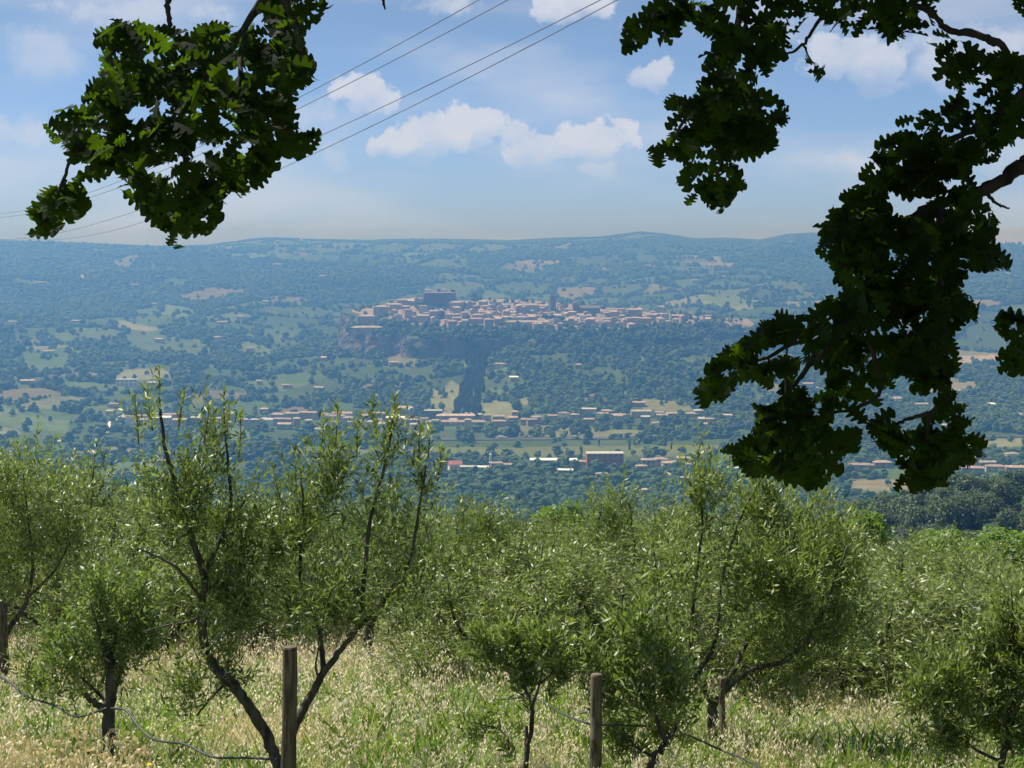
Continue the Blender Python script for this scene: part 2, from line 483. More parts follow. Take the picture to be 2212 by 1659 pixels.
def plateau_q(x, y):
    a = np.arctan2((y - PC[1]) / PRY, (x - PC[0]) / PRX)
    wob = 1 + .05 * np.sin(5 * a + 1) + .03 * np.sin(11 * a) + .018 * np.sin(23 * a + 2)
    return np.sqrt(((x - PC[0]) / PRX) ** 2 + ((y - PC[1]) / PRY) ** 2) / wob


def plateau_top(x, y):
    return -177 + (y - 3030) * (.074 - .046 * sst(-80, 330, x)) + 17 * np.exp(-((x + 165) / 75) ** 2 - ((y - 3330) / 90) ** 2) - 4 * sst(250, 480, x) - 19 * sst(.80, .985, plateau_q(x, y)) * sst(60, -60, y - PC[1]) - TILT * np.hypot(x, y)


def cliff_base(x):
    return -231 + 25 * sst(-90, 40, x) - 4 * sst(100, 400, x)


def Hgt(x, y):
    x = np.asarray(x, float); y = np.asarray(y, float)
    r = np.hypot(x, y)
    z = np.interp(r, BR, BZ)
    front = sst(-.25, .45, y / (r + 1e-6))
    z = z * front + (1 - front) * (-1.8 - .004 * r)
    # rolling country
    amp = np.interp(r, [1450, 1700, 2500, 3300, 4000, 5000, 6200, 6900], [0, 2, 3, 20, 36, 44, 36, 10]) * front
    n = 1 - np.abs(2 * fbm(x / 1500 + 3.1, y / 1050 + 7.7, 11, 4) - 1) * 2.2
    z = z + amp * (n - .45) * 1.5 + amp * .8 * (fbm(x / 420, y / 420, 31, 3) - .5)
    near_hill = sst(-300, -900, x) * sst(2100, 2900, r) * (1 - sst(3500, 4400, r))
    z = z + near_hill * (28 + 60 * (fbm(x / 500 + 9, y / 600, 51, 3) - .4)) * front
    # wooded spur on the right
    z = z + 48 * np.exp(-((x - 215) / 118) ** 4 - ((y - 560) / 150) ** 2)
    # small unevenness of the meadow
    z = z + .10 * (fbm(x / 1.7, y / 1.7, 5, 3) - .5) * (1 - sst(40, 80, r)) * sst(2, 6, r)
    # skyline ridge
    px = 1106 + F * np.clip(x / np.maximum(y, 1), -.8, .8)
    zr = (515 - np.interp(px, SKX, SKY)) * 1.35 * 7000 / F
    wr = sst(5900, 7000, r) * (1 - .9 * sst(7060, 7700, r)) * sst(.3, .6, y / (r + 1e-6))
    z = z * (1 - wr) + wr * (zr - 9)
    # plateau and its skirt
    q = plateau_q(x, y)
    s = (q - 1) * 330
    cb = cliff_base(x)
    sk = np.clip(1 - s / 540, 0, 1)
    skirt = -287 + (cb + 287) * sk ** 1.45 + 9 * (fbm(x / 130, y / 130, 77, 3) - .5) * sst(0, .4, sk) * (s > 0)
    z = np.where(q < 1, z, np.maximum(z, skirt))
    top = plateau_top(x, y) + TILT * r
    w = sst(1.0, .94, q)
    z = np.where(q < 1.0, cb + (top - cb) * w, z)
    return z - TILT * r


# hand placed fields: polygon in picture points -> colour (they are looked up on the ground they lie on)
GRN, LGR, TAN, PAL, VIN, BARE = (.085, .135, .040), (.13, .185, .062), (.24, .215, .12), (.225, .235, .12), (.10, .14, .05), (.38, .32, .24)
CLEAR, AVENUE = [], []
HAND = [([(905, 890), (925, 882), (930, 840), (955, 845), (975, 822), (1010, 838), (1000, 875), (985, 912), (935, 915), (930, 895)], PAL),
        ([(1025, 905), (1040, 872), (1075, 868), (1110, 872), (1105, 905)], PAL), ([(1120, 856), (1146, 857), (1147, 877), (1122, 877)], PAL),
        ([(355, 655), (405, 665), (430, 678), (380, 688), (350, 672)], LGR), ([(285, 670), (340, 662), (362, 690), (300, 702)], GRN),
        ([(490, 548), (560, 545), (620, 553), (560, 560), (495, 556)], LGR), ([(140, 593), (190, 596), (185, 606), (150, 603)], BARE),
        ([(60, 573), (90, 574), (85, 580), (62, 579)], BARE), ([(250, 583), (292, 585), (290, 593), (255, 591)], BARE), ([(1110, 563), (1200, 562), (1240, 571), (1180, 576), (1120, 571)], TAN),
        ([(1280, 576), (1325, 577), (1320, 588), (1285, 585)], TAN), ([(1380, 572), (1420, 574), (1415, 583), (1385, 580)], TAN), ([(1480, 566), (1600, 567), (1590, 575), (1490, 573)], TAN),
        ([(270, 720), (420, 735), (470, 760), (330, 760), (280, 745)], VIN), ([(0, 870), (50, 895), (150, 910), (150, 935), (40, 925), (0, 910)], LGR),
        ([(20, 600), (120, 610), (110, 620), (25, 615)], GRN), ([(560, 715), (640, 700), (660, 715), (600, 728)], GRN),
        ([(250, 800), (350, 795), (380, 815), (260, 825)], PAL), ([(40, 760), (140, 750), (150, 790), (60, 800)], GRN),
        ([(780, 660), (860, 655), (870, 664), (790, 668)], LGR), ([(620, 968), (1560, 962), (1560, 985), (1200, 988), (950, 978), (620, 985)], (.15, .17, .065)),
        ([(2060, 770), (2160, 765), (2165, 780), (2070, 784)], BARE), ([(1980, 830), (2110, 825), (2120, 838), (1990, 845)], TAN), ([(1830, 1035), (2050, 1040), (2000, 1060), (1840, 1058)], TAN),
        ([(2050, 950), (2212, 945), (2212, 965), (2060, 968)], PAL), ([(1310, 1050), (1370, 1048), (1375, 1075), (1320, 1078)], GRN), ([(1130, 1095), (1240, 1095), (1230, 1112), (1140, 1112)], GRN),
        ([(1500, 640), (1600, 640), (1640, 660), (1560, 664)], LGR), ([(530, 735), (600, 760), (560, 770), (500, 750)], LGR), ([(600, 810), (690, 800), (700, 820), (620, 830)], GRN),
        ([(250, 690), (300, 700), (350, 712), (310, 716), (255, 705)], PAL), ([(1380, 860), (1480, 868), (1500, 890), (1390, 885)], (.2, .2, .09))]


def cover(x, y, z):
    """per point: colour of the ground, tree density 0..1"""
    x = np.asarray(x, float); y = np.asarray(y, float)
    r = np.hypot(x, y)
    n = len(x)
    size = 0
    lv = np.where(r < 2800, 85.0, np.where(r < 3800, 115.0, np.where(r < 5200, 150.0, 200.0)))
    wx = x + 45 * (fbm(x / 160, y / 160, 3, 3) - .5) * lv / 85
    wy = y + 45 * (fbm(x / 160 + 50, y / 160, 4, 3) - .5) * lv / 85
    ca, sa = math.cos(.5), math.sin(.5)
    gx, gy = (wx * ca - wy * sa) / lv, (wx * sa + wy * ca) / (lv * 1.5)
    ix, iy = np.floor(gx), np.floor(gy)
    f1 = np.full(n, 9.0); f2 = np.full(n, 9.0); cid = np.zeros(n); cid2 = np.zeros(n)
    for dx in (-1, 0, 1):
        for dy in (-1, 0, 1):
            cx, cy = ix + dx, iy + dy
            jx, jy = cx + .15 + .7 * hash2(cx, cy, 91), cy + .15 + .7 * hash2(cx, cy, 92)
            d = np.hypot(gx - jx, gy - jy)
            new = d < f1
            f2 = np.where(new, f1, np.minimum(f2, d))
            cid = np.where(new, hash2(cx, cy, 93), cid); cid2 = np.where(new, hash2(cx, cy, 94), cid2)
            f1 = np.where(new, d, f1)
    edge = (f2 - f1) * lv
    pal = np.array([GRN, LGR, VIN, GRN, (.12, .16, .055), PAL, (.10, .15, .045), TAN, LGR, (.11, .155, .05), PAL, GRN])
    col = pal[(cid * len(pal)).astype(int) % len(pal)] * (.42 + .24 * cid2)[:, None]
    wood = fbm(x / 700 + 21, y / 900 + 4, 61, 4)
    thr = np.interp(r, [1500, 2600, 3500, 5000, 7000], [.56, .54, .53, .50, .45])
    thr = thr + .035 * sst(2300, 2800, r) * (1 - sst(5200, 6200, r))
    thr = thr + .07 * sst(-100, -400, x) * sst(2300, 2800, r) * (1 - sst(4400, 5200, r))
    isw = (wood + .22 * (cid2 - .5)) > thr
    hill = (plateau_q(x, y) > .98) & (plateau_q(x, y) < 2.35)
    isw = np.where(hill, wood + .30 * (cid2 - .5) > .40, isw)
    hdn = np.clip(2.6 * (fbm(x / 75, y / 110, 87, 3) - .28), .04, .95)
    dens = np.where(isw, .96, np.where(edge < np.interp(r, [1500, 6000], [6, 13]), .80, .016))
    dens = np.where(hill & isw, hdn, dens)
    floor = (r > 2130) & (r < 2330) & (np.abs(x) < 420)
    dens = np.where(floor, dens * .25, dens)
    # hand placed fields
    px = 1106 + F * x / np.maximum(y, 1) / 1.0
    t = z / np.maximum(y, 1)
    v = (t * CP + SP) / (CP - t * SP)
    py = 829.5 - F * v
    px = 1106 + F * (x / np.maximum(y, 1)) * (CP + v * SP)
    jx = px + 7 * (fbm(x / 30, y / 60, 15, 2) - .5); jy = py + 3 * (fbm(x / 30 + 9, y / 60, 16, 2) - .5)
    infield = np.zeros(n, bool)
    t2 = (z + 9) / np.maximum(y, 1); py2 = 829.5 - F * (t2 * CP + SP) / (CP - t2 * SP)
    for poly, c in HAND:
        k = inpoly(jx, jy, poly) & (y > 1500)
        col[k] = np.array(c) * .66; dens[k] = .015; infield |= k
        dens[inpoly(jx, py2, poly) & (y > 1500) & (r < 4500)] = .015
    dark = np.where(hill[:, None], np.array([.065, .105, .036]), np.array([.042, .070, .023]))
    mixw = (dens > .5) & ~infield
    col = np.where(mixw[:, None], dark * (.8 + .5 * wood)[:, None] * 1.15, col)
    q = plateau_q(x, y)
    inside = q < 1
    col[inside] = (.20, .17, .13)
    dens = np.where(inside, .04, dens)
    rim = (q < 1.0) & (q > .83) & (y < PC[1] - 60)
    dens = np.where(rim, .75 + .2 * (x > -60), dens)
    col[rim] = (.05, .08, .03)
    band = (q >= .97) & (q < 1.16) & (x > -75) & (y < PC[1])
    dens = np.where(band, .95, dens)
    for (cx, cy, cw, cd, cf) in CLEAR:
        dens = np.where((np.abs(x - cx) < cw) & (y - cy < cd) & (y - cy > -cd - cf), 0, dens)
    for (sx0, sy0, sx1, sy1) in AVENUE:
        tt = np.clip(((x - sx0) * (sx1 - sx0) + (y - sy0) * (sy1 - sy0)) / ((sx1 - sx0) ** 2 + (sy1 - sy0) ** 2), 0, 1)
        dens = np.where(np.hypot(x - sx0 - tt * (sx1 - sx0), y - sy0 - tt * (sy1 - sy0)) < 12, 0, dens)
    slope_sp = (np.exp(-((x - 215) / 125) ** 4 - ((y - 560) / 190) ** 2) > .15)
    col[slope_sp & (r < 1000)] = (.03, .05, .016)
    # near slope of the grove: dry meadow with green patches
    nearm = r < 90
    g = fbm(x / 2.6 + 8, y / 3.4, 41, 4)
    dry, green = np.array([.30, .26, .13]), np.array([.11, .14, .04])
    mixg = sst(.34, .50, g)[:, None]
    col = np.where(nearm[:, None], dry * (1 - mixg) + green * mixg, col)
    mid = (r >= 90) & (r < 1450)
    col = np.where((mid & ~slope_sp)[:, None], np.array([.08, .11, .035]), col)
    dens = np.where(r < 1450, 0, dens)
    return col, dens, px, py


def build_terrain():
    dense = np.radians(np.linspace(-23, 23, 480))
    rest = np.radians(np.concatenate([np.linspace(23.6, 60, 16), np.linspace(66, 294, 30), np.linspace(300, 336.4, 16)]))
    az = np.concatenate([dense, rest])
    r = np.concatenate([np.geomspace(1.0, 60, 60), np.geomspace(64, 1480, 60), np.geomspace(1500, 4200, 260), np.geomspace(4220, 7800, 140)])
    A, R = np.meshgrid(az, r)
    x, y = (R * np.sin(A)).ravel(), (R * np.cos(A)).ravel()
    z = Hgt(x, y)
    col, dens, px, py = cover(x, y, z)
    na, nr = len(az), len(r)
    i = np.arange(nr - 1)[:, None] * na; j = np.arange(na)[None]; k = (j + 1) % na
    q = np.stack([i + j, i + na + j, i + na + k, i + k], -1).reshape(-1, 4)
    V = np.stack([x, y, z], 1)
    V = np.vstack([V, [[0, 0, -1.8]]])
    tri = np.stack([np.full(na, len(V) - 1), np.arange(na), (np.arange(na) + 1) % na], 1)
    me = mesh_np('ground', V, [q[:, ::-1], tri[:, ::-1]], [M['terrain']], None, True)
    add_color(me, 'cover', np.vstack([col, col[:1]]))
    me.flip_normals() if me.polygons[0].normal.z < 0 else None
    o = obj('terrain', me)
    o['kind'] = 'structure'; o['label'] = 'sloping meadow, valley floor, farmed hills and far ridge'
    # running horizon for visibility
    el = (z.reshape(nr, na)[:, :480]) / R[:, :480]
    cm = np.maximum.accumulate(el, axis=0)
    return r, dense, cm


TR, TA, TCM = build_terrain()
ZMIN = min(v.co.z for v in bpy.data.objects['terrain'].data.vertices)
ZMAX = max(v.co.z for v in bpy.data.objects['terrain'].data.vertices)
print('terrain', ZMIN, ZMAX)


def visible(x, y, ztop):
    r = np.hypot(x, y); a = np.arctan2(x, y)
    ri = np.clip(np.searchsorted(TR, r) - 2, 0, len(TR) - 1); ai = np.clip(np.searchsorted(TA, a), 0, len(TA) - 1)
    return ztop / r > TCM[ri, ai]


def ground_at(px, py, y0=1500, y1=7050):
    """first ground point seen at a picture point"""
    u, t = px_dir(px, py)
    ys = np.geomspace(y0, y1, 2500)
    h = Hgt(u * ys, ys)
    k = np.argmax(h >= t * ys)
    return np.array([u * ys[k], ys[k], h[k]])


def on_ground(px, y):
    u, _ = px_dir(px, 900)
    u = (px - 1106.0) / F / (CP - SP * .06)
    return np.array([u * y, y, float(Hgt(np.array([u * y]), np.array([y]))[0])])


# ------------------------------------------------------------------ tree shapes for the distance
def ico(sub):
    import bmesh
    bm = bmesh.new()
    bmesh.ops.create_icosphere(bm, subdivisions=sub, radius=1.0)
    V = np.array([v.co[:] for v in bm.verts]); Fc = np.array([[v.index for v in f.verts] for f in bm.faces])
    bm.free()
    return V, Fc


ICO1, ICO2 = ico(1), ico(2)


def crown_mesh(name, seed, lobes, h=1.0, narrow=1.0, matl=None):
    """lumpy crown about 1 wide standing on z=0, several uneven lobes"""
    g = np.random.default_rng(seed)
    mb = MB()
    for k in range(lobes):
        V, Fc = ICO2 if k < 3 else ICO1
        rr = g.uniform(.2, .34)
        V = V * (1 + .22 * g.standard_normal((len(V), 1)))
        a = g.uniform(0, 2 * np.pi); rad = g.uniform(0, .30) * narrow
        c = np.array([math.cos(a) * rad, math.sin(a) * rad, g.uniform(.25, .78) * h])
        mb.add(V * rr * np.array([narrow, narrow, .85 * h ** .5]) + c, [Fc])
    me = mb.mesh(name, matl, False)
    return me


def gn_scatter(name, pts, rot, scl, idx, variants, label):
    """one stuff object: variants instanced on a cloud of points"""
    vc = bpy.data.collections.new(name + '_kinds')
    for k, (vn, me) in enumerate(variants):
        vo = bpy.data.objects.new('%s_%02d' % (vn, k), me)
        vc.objects.link(vo)
    me = bpy.data.meshes.new(name)
    me.vertices.add(len(pts)); me.vertices.foreach_set('co', np.ascontiguousarray(pts, np.float32).ravel())
    a = me.attributes.new('rot', 'FLOAT_VECTOR', 'POINT'); a.data.foreach_set('vector', np.ascontiguousarray(rot, np.float32).ravel())
    a = me.attributes.new('scl', 'FLOAT_VECTOR', 'POINT'); a.data.foreach_set('vector', np.ascontiguousarray(scl, np.float32).ravel())
    a = me.attributes.new('kind_index', 'INT', 'POINT'); a.data.foreach_set('value', np.ascontiguousarray(idx, np.int32))
    o = obj(name, me)
    tag(o, label, None, None, 'stuff')
    ng = bpy.data.node_groups.new(name + '_nodes', 'GeometryNodeTree')
    ng.interface.new_socket('Geometry', in_out='INPUT', socket_type='NodeSocketGeometry')
    ng.interface.new_socket('Geometry', in_out='OUTPUT', socket_type='NodeSocketGeometry')
    N, L = ng.nodes.new, ng.links.new
    gi, go = N('NodeGroupInput'), N('NodeGroupOutput')
    ci = N('GeometryNodeCollectionInfo'); ci.inputs['Collection'].default_value = vc
    ci.inputs['Separate Children'].default_value = True; ci.inputs['Reset Children'].default_value = True
    ip = N('GeometryNodeInstanceOnPoints'); ip.inputs['Pick Instance'].default_value = True

    def na(n, t):
        x = N('GeometryNodeInputNamedAttribute'); x.data_type = t; x.inputs['Name'].default_value = n
        return next(s for s in x.outputs if s.enabled and s.name == 'Attribute')
    L(gi.outputs[0], ip.inputs['Points']); L(ci.outputs[0], ip.inputs['Instance'])
    L(na('kind_index', 'INT'), ip.inputs['Instance Index'])
    L(na('rot', 'FLOAT_VECTOR'), ip.inputs['Rotation']); L(na('scl', 'FLOAT_VECTOR'), ip.inputs['Scale'])
    L(ip.outputs[0], go.inputs[0])
    md = o.modifiers.new('scatter', 'NODES'); md.node_group = ng
    return o


CROWNS = [crown_mesh('broad_crown', 100 + k, 7, 1.0, 1.0, M['far_tree']) for k in range(5)]
POPLAR = crown_mesh('poplar_crown', 300, 8, 2.6, .62, M['far_tree'])


def build_woodland():
    P, SC = [], []
    for (r0, r1, dia) in ((1480, 2600, 8.5), (2600, 3600, 8.8), (3600, 4700, 10), (4700, 5900, 12), (5900, 7150, 15)):
        n = int(.385 * (r1 ** 2 - r0 ** 2) / (dia ** 2 * .52))
        a = rng.uniform(-.385, .385, n); r = np.sqrt(rng.uniform(r0 ** 2, r1 ** 2, n))
        x, y = r * np.sin(a), r * np.cos(a)
        z = Hgt(x, y)
        _, dn, _, _ = cover(x, y, z)
        k = (rng.random(n) < dn) & visible(x, y, z + 22)
        x, y, z = x[k], y[k], z[k]
        q = plateau_q(x, y); z = np.where((q > .92) & (q < 1.0), np.maximum(z, plateau_top(x, y)), z)
        s = dia * np.clip(rng.lognormal(.08, .32, len(x)), .5, 2.0)
        hz = s * rng.uniform(.62, 1.0, len(x)) * (12.5 / dia) ** .55
        hz = np.where(np.hypot(x, y) > 6500, np.minimum(hz, 9.5), hz)
        P.append(np.stack([x, y, z - .08 * s], 1)); SC.append(np.stack([s, s, hz], 1))
    P, SC = np.vstack(P), np.vstack(SC)
    n = len(P)
    rot = np.zeros((n, 3)); rot[:, 2] = rng.uniform(0, 6.28, n)
    gn_scatter('distant_woodland', P, rot, SC, rng.integers(0, 5, n), [('broad_crown', c) for c in CROWNS], 'woods, hedgerows and orchard trees over the valley and the far hills')
    print('woodland', n)



def leafy_crown(name, seed, n, matl, leaf=.05, lobes=7, flat=.8):
    """crown 1 wide of many leaf clump faces round several lobes"""
    g = np.random.default_rng(seed)
    C = np.stack([g.uniform(-.27, .27, lobes), g.uniform(-.27, .27, lobes), g.uniform(.32, .78, lobes) * flat], 1)
    Rr = g.uniform(.17, .30, lobes)
    k = g.integers(0, lobes, n)
    d = g.standard_normal((n, 3)); d /= np.linalg.norm(d, axis=1, keepdims=True)
    rad = Rr[k] * g.uniform(.3, 1.05, n) ** .5
    P = C[k] + d * rad[:, None]
    nrm = d * .7 + g.standard_normal((n, 3)) * .5 + np.array([0, 0, .5]); nrm /= np.linalg.norm(nrm, axis=1, keepdims=True)
    t = np.cross(nrm, g.standard_normal((n, 3))); t /= np.linalg.norm(t, axis=1, keepdims=True)
    b = np.cross(nrm, t)
    s = leaf * g.uniform(.6, 1.3, n)[:, None]
    V = np.stack([P - t * s, P + b * s * .62, P + t * s, P - b * s * .62], 1).reshape(-1, 3)
    me = mesh_np(name, V, [np.arange(4 * n).reshape(-1, 4)], [matl])
    add_float(me, 'rnd', np.repeat(g.uniform(0, .9, n), 4))
    return me


def build_spur_wood():
    n = 3600
    x = rng.uniform(60, 420, n); y = rng.uniform(300, 960, n)
    k = np.exp(-((x - 215) / 135) ** 4 - ((y - 560) / 230) ** 2) > .05
    x, y = x[k], y[k]; n = len(x); z = Hgt(x, y)
    s = rng.uniform(6, 11.5, n)
    kinds = [('wood_crown', leafy_crown('wood_crown', 500 + q, 900, M['wood_leaf'], .045)) for q in range(4)]
    rot = np.zeros((n, 3)); rot[:, 2] = rng.uniform(0, 6.28, n)
    gn_scatter('spur_woodland', np.stack([x, y, z - .5], 1), rot, np.stack([s, s, s * rng.uniform(.9, 1.3, n)], 1), rng.integers(0, 4, n), kinds,
               'dark dense wood on the spur beyond the grove at the right')


build_spur_wood()

# ------------------------------------------------------------------ cliff of the plateau
def build_cliff():
    na, nz = 520, 16
    th = np.linspace(0, 2 * np.pi, na, endpoint=False)
    wob = 1 + .05 * np.sin(5 * th + 1) + .03 * np.sin(11 * th) + .018 * np.sin(23 * th + 2)
    x0, y0 = PC[0] + PRX * wob * np.cos(th), PC[1] + PRY * wob * np.sin(th)
    rows = []
    dirx, diry = np.cos(th), np.sin(th)
    for k in range(nz + 3):
        t = min(k / nz, 1.0)
        zb, zt = cliff_base(x0) - TILT * np.hypot(x0, y0) - 6, plateau_top(x0, y0) + .6
        off = 7 * (fbm(th * 26, np.full(na, t * 3.2), 71, 4) - .5) * 2 - 5 * t + 2
        if k > nz: off = off * 0 - (10 if k == nz + 1 else 34)
        x, y = x0 + dirx * off, y0 + diry * off
        z = zb + (zt - zb) * t
        if k > nz: z = plateau_top(x, y) + (.8 if k == nz + 1 else -1.5)
        rows.append(np.stack([x, y, z], 1))
    V = np.vstack(rows)
    n = len(rows)
    i = np.arange(n - 1)[:, None] * na; j = np.arange(na)[None]; k = (j + 1) % na
    q = np.stack([i + j, i + k, i + na + k, i + na + j], -1).reshape(-1, 4)
    o = obj('cliff', mesh_np('cliff', V, [q], [M['cliff']]))
    tag(o, 'pinkish grey tuff cliff ringing the hill town', None, None, 'structure')


build_cliff()

# ------------------------------------------------------------------ buildings
def ordinal(n):
    base = ['zeroth', 'first', 'second', 'third', 'fourth', 'fifth', 'sixth', 'seventh', 'eighth', 'ninth', 'tenth', 'eleventh', 'twelfth', 'thirteenth', 'fourteenth',
            'fifteenth', 'sixteenth', 'seventeenth', 'eighteenth', 'nineteenth', 'twentieth']
    if n <= 20: return base[n]
    t = {2: 'twenty', 3: 'thirty', 4: 'forty'}[n // 10]
    return {20: 'twentieth', 30: 'thirtieth', 40: 'fortieth'}.get(n) or t + '-' + base[n % 10]


def wall_shape(w, d, h, base=-4.0):
    mb = MB(); mb.box(-w / 2, w / 2, -d / 2, d / 2, base, h, 0, False)
    return mb


def roof_shape(mb, w, d, h, rh, kind, mi=0, over=.5, th=.35):
    a, b = w / 2 + over, d / 2 + over
    z0, z1 = h + .02, h + th
    if kind == 'flat':
        mb.box(-a, a, -b, b, z0, z0 + th, mi); return
    ins = 0 if kind == 'gable' else min(b, a * .8)
    V = [(-a, -b, z0), (a, -b, z0), (a, b, z0), (-a, b, z0), (-a, -b, z1), (a, -b, z1), (a, b, z1), (-a, b, z1), (-a + ins, 0, z1 + rh), (a - ins, 0, z1 + rh)]
    mb.add(V, [[(3, 2, 1, 0), (0, 1, 5, 4), (2, 3, 7, 6), (4, 5, 9, 8), (6, 7, 8, 9)] + [(1, 2, 6, 5), (3, 0, 4, 7)], [(5, 6, 9), (7, 4, 8)]], mi)


def little_house(name, loc, rz, w, d, h, rh, kind, wallm='wall', roofm='roof'):
    CLEAR.append((loc[0], loc[1], w / 2 + 3, d / 2 + 5, 3 if name == 'town_house' else 34))
    mb = wall_shape(w, d, h)
    roof_shape(mb, w, d, h, rh, kind, 1)
    return obj(name, mb.mesh(name, [M[wallm], M[roofm]]), None, loc, rz)


def house(name, loc, rz, w, d, h, rh, kind, label, cat='house', group=None, wallm='wall', roofm='roof', windows=(0, 0), chimney=False):
    CLEAR.append((loc[0], loc[1], w / 2 + 6, d / 2 + 8, 3 if name == 'town_house' else 38))
    root = empty(name, loc, rz)
    tag(root, label, cat, group)
    wl = obj('wall', wall_shape(w, d, h).mesh('wall', [M[wallm]]), root)
    rb = MB(); roof_shape(rb, w, d, h, rh, kind)
    rf = obj('roof', rb.mesh('roof', [M[roofm]]), root)
    nx, nz = windows
    if nx:
        ww = min(2.2, w / nx * .4); hh = min(2.4, h / nz * .5)
        wb = MB(); wb.box(-ww / 2, ww / 2, -.12, .05, -hh / 2, hh / 2)
        wm = wb.mesh('window', [M['glass_dark']])
        for i in range(nx):
            for k in range(nz):
                obj('window', wm, wl, (-w / 2 + (i + .5) * w / nx, -d / 2, (k + .55) * h / nz))
    if chimney:
        cb = MB(); cb.box(-.5, .5, -.5, .5, h, h + rh + 1.6)
        obj('chimney', cb.mesh('chimney', [M['wall']]), rf, (w * .2, 0.6, 0))
    return root


ROWN = ['front', 'second', 'third', 'fourth', 'fifth', 'sixth', 'back']


def build_town():
    g = np.random.default_rng(21)
    TOWER_X = (1193 - 1106) / F * 3330
    shapes = ['long', 'broad', 'small', 'tall']
    for row in range(7):
        y0 = 3098 + row * 53
        x = -430.0
        items = []
        while x < 520:
            w = g.uniform(10, 19) if g.random() < .85 else g.uniform(22, 34)
            gap = g.uniform(0, 2.5) if g.random() < .78 else g.uniform(4, 16)
            cx, cy = x + w / 2, y0 + g.uniform(-21, 21) + 26 * ((x - 60) / 420) ** 2
            x += w + gap
            if cx > 250 and g.random() < .35 + (row < 3) * .3 + (cx > 330) * .5: continue
            q = float(plateau_q(np.array([cx]), np.array([cy]))[0])
            if q > .84 or (cx < -95 and cx > -225 and 3270 < cy < 3380): continue
            if cx < -60 and row < 5 and g.random() < .25: continue
            items.append((cx, cy, w))
        nl = sum(1 for c in items if c[0] < TOWER_X)
        for i, (cx, cy, w) in enumerate(items):
            h = float(np.clip(g.lognormal(2.3, .33), 6, 20)); d = g.uniform(10, 16); rh = d * g.uniform(.13, .22)
            kind = 'hip' if g.random() < .45 else 'gable'
            z = float(plateau_top(np.array([cx]), np.array([cy]))[0])
            wm = 'white_wall' if g.random() < .04 else 'wall'
            o = little_house('town_house', (cx, cy, z), g.uniform(-.4, .4) + (math.pi / 2 if w < 20 and g.random() < .45 else 0), w, d, h, rh, kind, wm)
            sh = ('long low' if w > 24 and h < 10 else 'long tall' if w > 24 else 'small low' if h < 9.5 else 'narrow tall')
            if i < nl: where = '%s left of the tower' % ordinal(nl - i)
            else: where = '%s right of the tower' % ordinal(i - nl + 1)
            tag(o, '%s %s roofed town house, %s in the %s row' % (sh, 'hip' if kind == 'hip' else 'gable', where, ROWN[row]), 'house', 'houses of the hill town')
    # tall square tower with overhanging crown
    tx, ty = TOWER_X, 3330.0
    tz = float(plateau_top(np.array([tx]), np.array([ty]))[0])
    root = empty('clock_tower', (tx, ty, tz), .25)
    tag(root, 'tall square stone tower rising above the roofs of the hill town', 'tower')
    mb = MB()
    a, b, h = 6.6, 5.8, 37
    V = [(sx * (a if k == 0 else b), sy * (a if k == 0 else b), -3 if k == 0 else h) for k in (0, 1) for sx, sy in ((-1, -1), (1, -1), (1, 1), (-1, 1))]
    mb.add(V, [[(0, 1, 5, 4), (1, 2, 6, 5), (2, 3, 7, 6), (3, 0, 4, 7), (4, 5, 6, 7)]])
    obj('shaft', mb.mesh('shaft', [M['tuff']]), root)
    mb = MB(); mb.box(-6.8, 6.8, -6.8, 6.8, h + .02, h + 3.2)
    obj('parapet', mb.mesh('parapet', [M['tuff']]), root)
    mb = MB(); mb.box(-3.2, -1.9, -1, 1, h + 3.22, h + 8); mb.box(1.9, 3.2, -1, 1, h + 3.22, h + 8); mb.box(-3.4, 3.4, -1.2, 1.2, h + 8.02, h + 9.6)
    obj('bell_frame', mb.mesh('bell_frame', [M['tuff']]), root)
    mb = MB(); mb.tube([(0, -5.95, 24), (0, -5.62, 24)], 2.0, 14); obj('clock_face', mb.mesh('clock_face', [M['white_wall']]), root)
    # big dark block on the left rise
    bx, by = (950 - 1106) / F * 3330, 3325.0
    bz = float(plateau_top(np.array([bx]), np.array([by]))[0])
    root = empty('palace_block', (bx, by, bz), .08)
    tag(root, 'big dark square palace on the left rise of the hill town', 'palace')
    obj('wall', wall_shape(66, 40, 26).mesh('wall', [M['tuff']]), root)
    rb = MB(); roof_shape(rb, 66, 40, 26, 4.5, 'hip'); obj('roof', rb.mesh('roof', [M['tuff']]), root)
    for (ox, ww, hh) in ((-24, 11, 6), (-2, 7, 7.5), (9, 9, 7), (27, 9, 6)):
        rb = MB(); rb.box(ox - ww / 2, ox + ww / 2, -9, 2, 27, 27 + hh); obj('penthouse', rb.mesh('penthouse', [M['white_wall' if ox in (-24, 9) else 'tuff']]), root)
    for (px, yy, w, d, h, lab) in ((826, 3290, 30, 18, 21, 'dark red brown block standing left of the big dark palace'), (985, 3290, 26, 18, 17, 'tall pale house leaning against the right of the dark palace'),
                                   (795, 3170, 62, 16, 9, 'long pale house with stacked terraces at the left tip of town'), (795, 3215, 34, 16, 17, 'upper storeyed house above the long house at the left tip'),
                                   (1262, 3200, 120, 15, 8, 'longest low ochre roof at the front edge right of the gap of trees'), (1140, 3120, 86, 14, 8, 'long bright ochre roof along the front edge left of the gap')):
        p = on_ground(px, yy); p[2] = float(plateau_top(np.array([p[0]]), np.array([p[1]]))[0])
        house('town_house', p, 0, w, d, h, 3, 'hip', lab, 'house', 'houses of the hill town')
    # church with an apse tower and a long nave
    cx, cy = (1255 - 1106) / F * 3340, 3340.0
    cz = float(plateau_top(np.array([cx]), np.array([cy]))[0])
    root = empty('church', (cx, cy, cz), .1)
    tag(root, 'dark church with a stubby bell tower and a long nave, right of the tower', 'church')
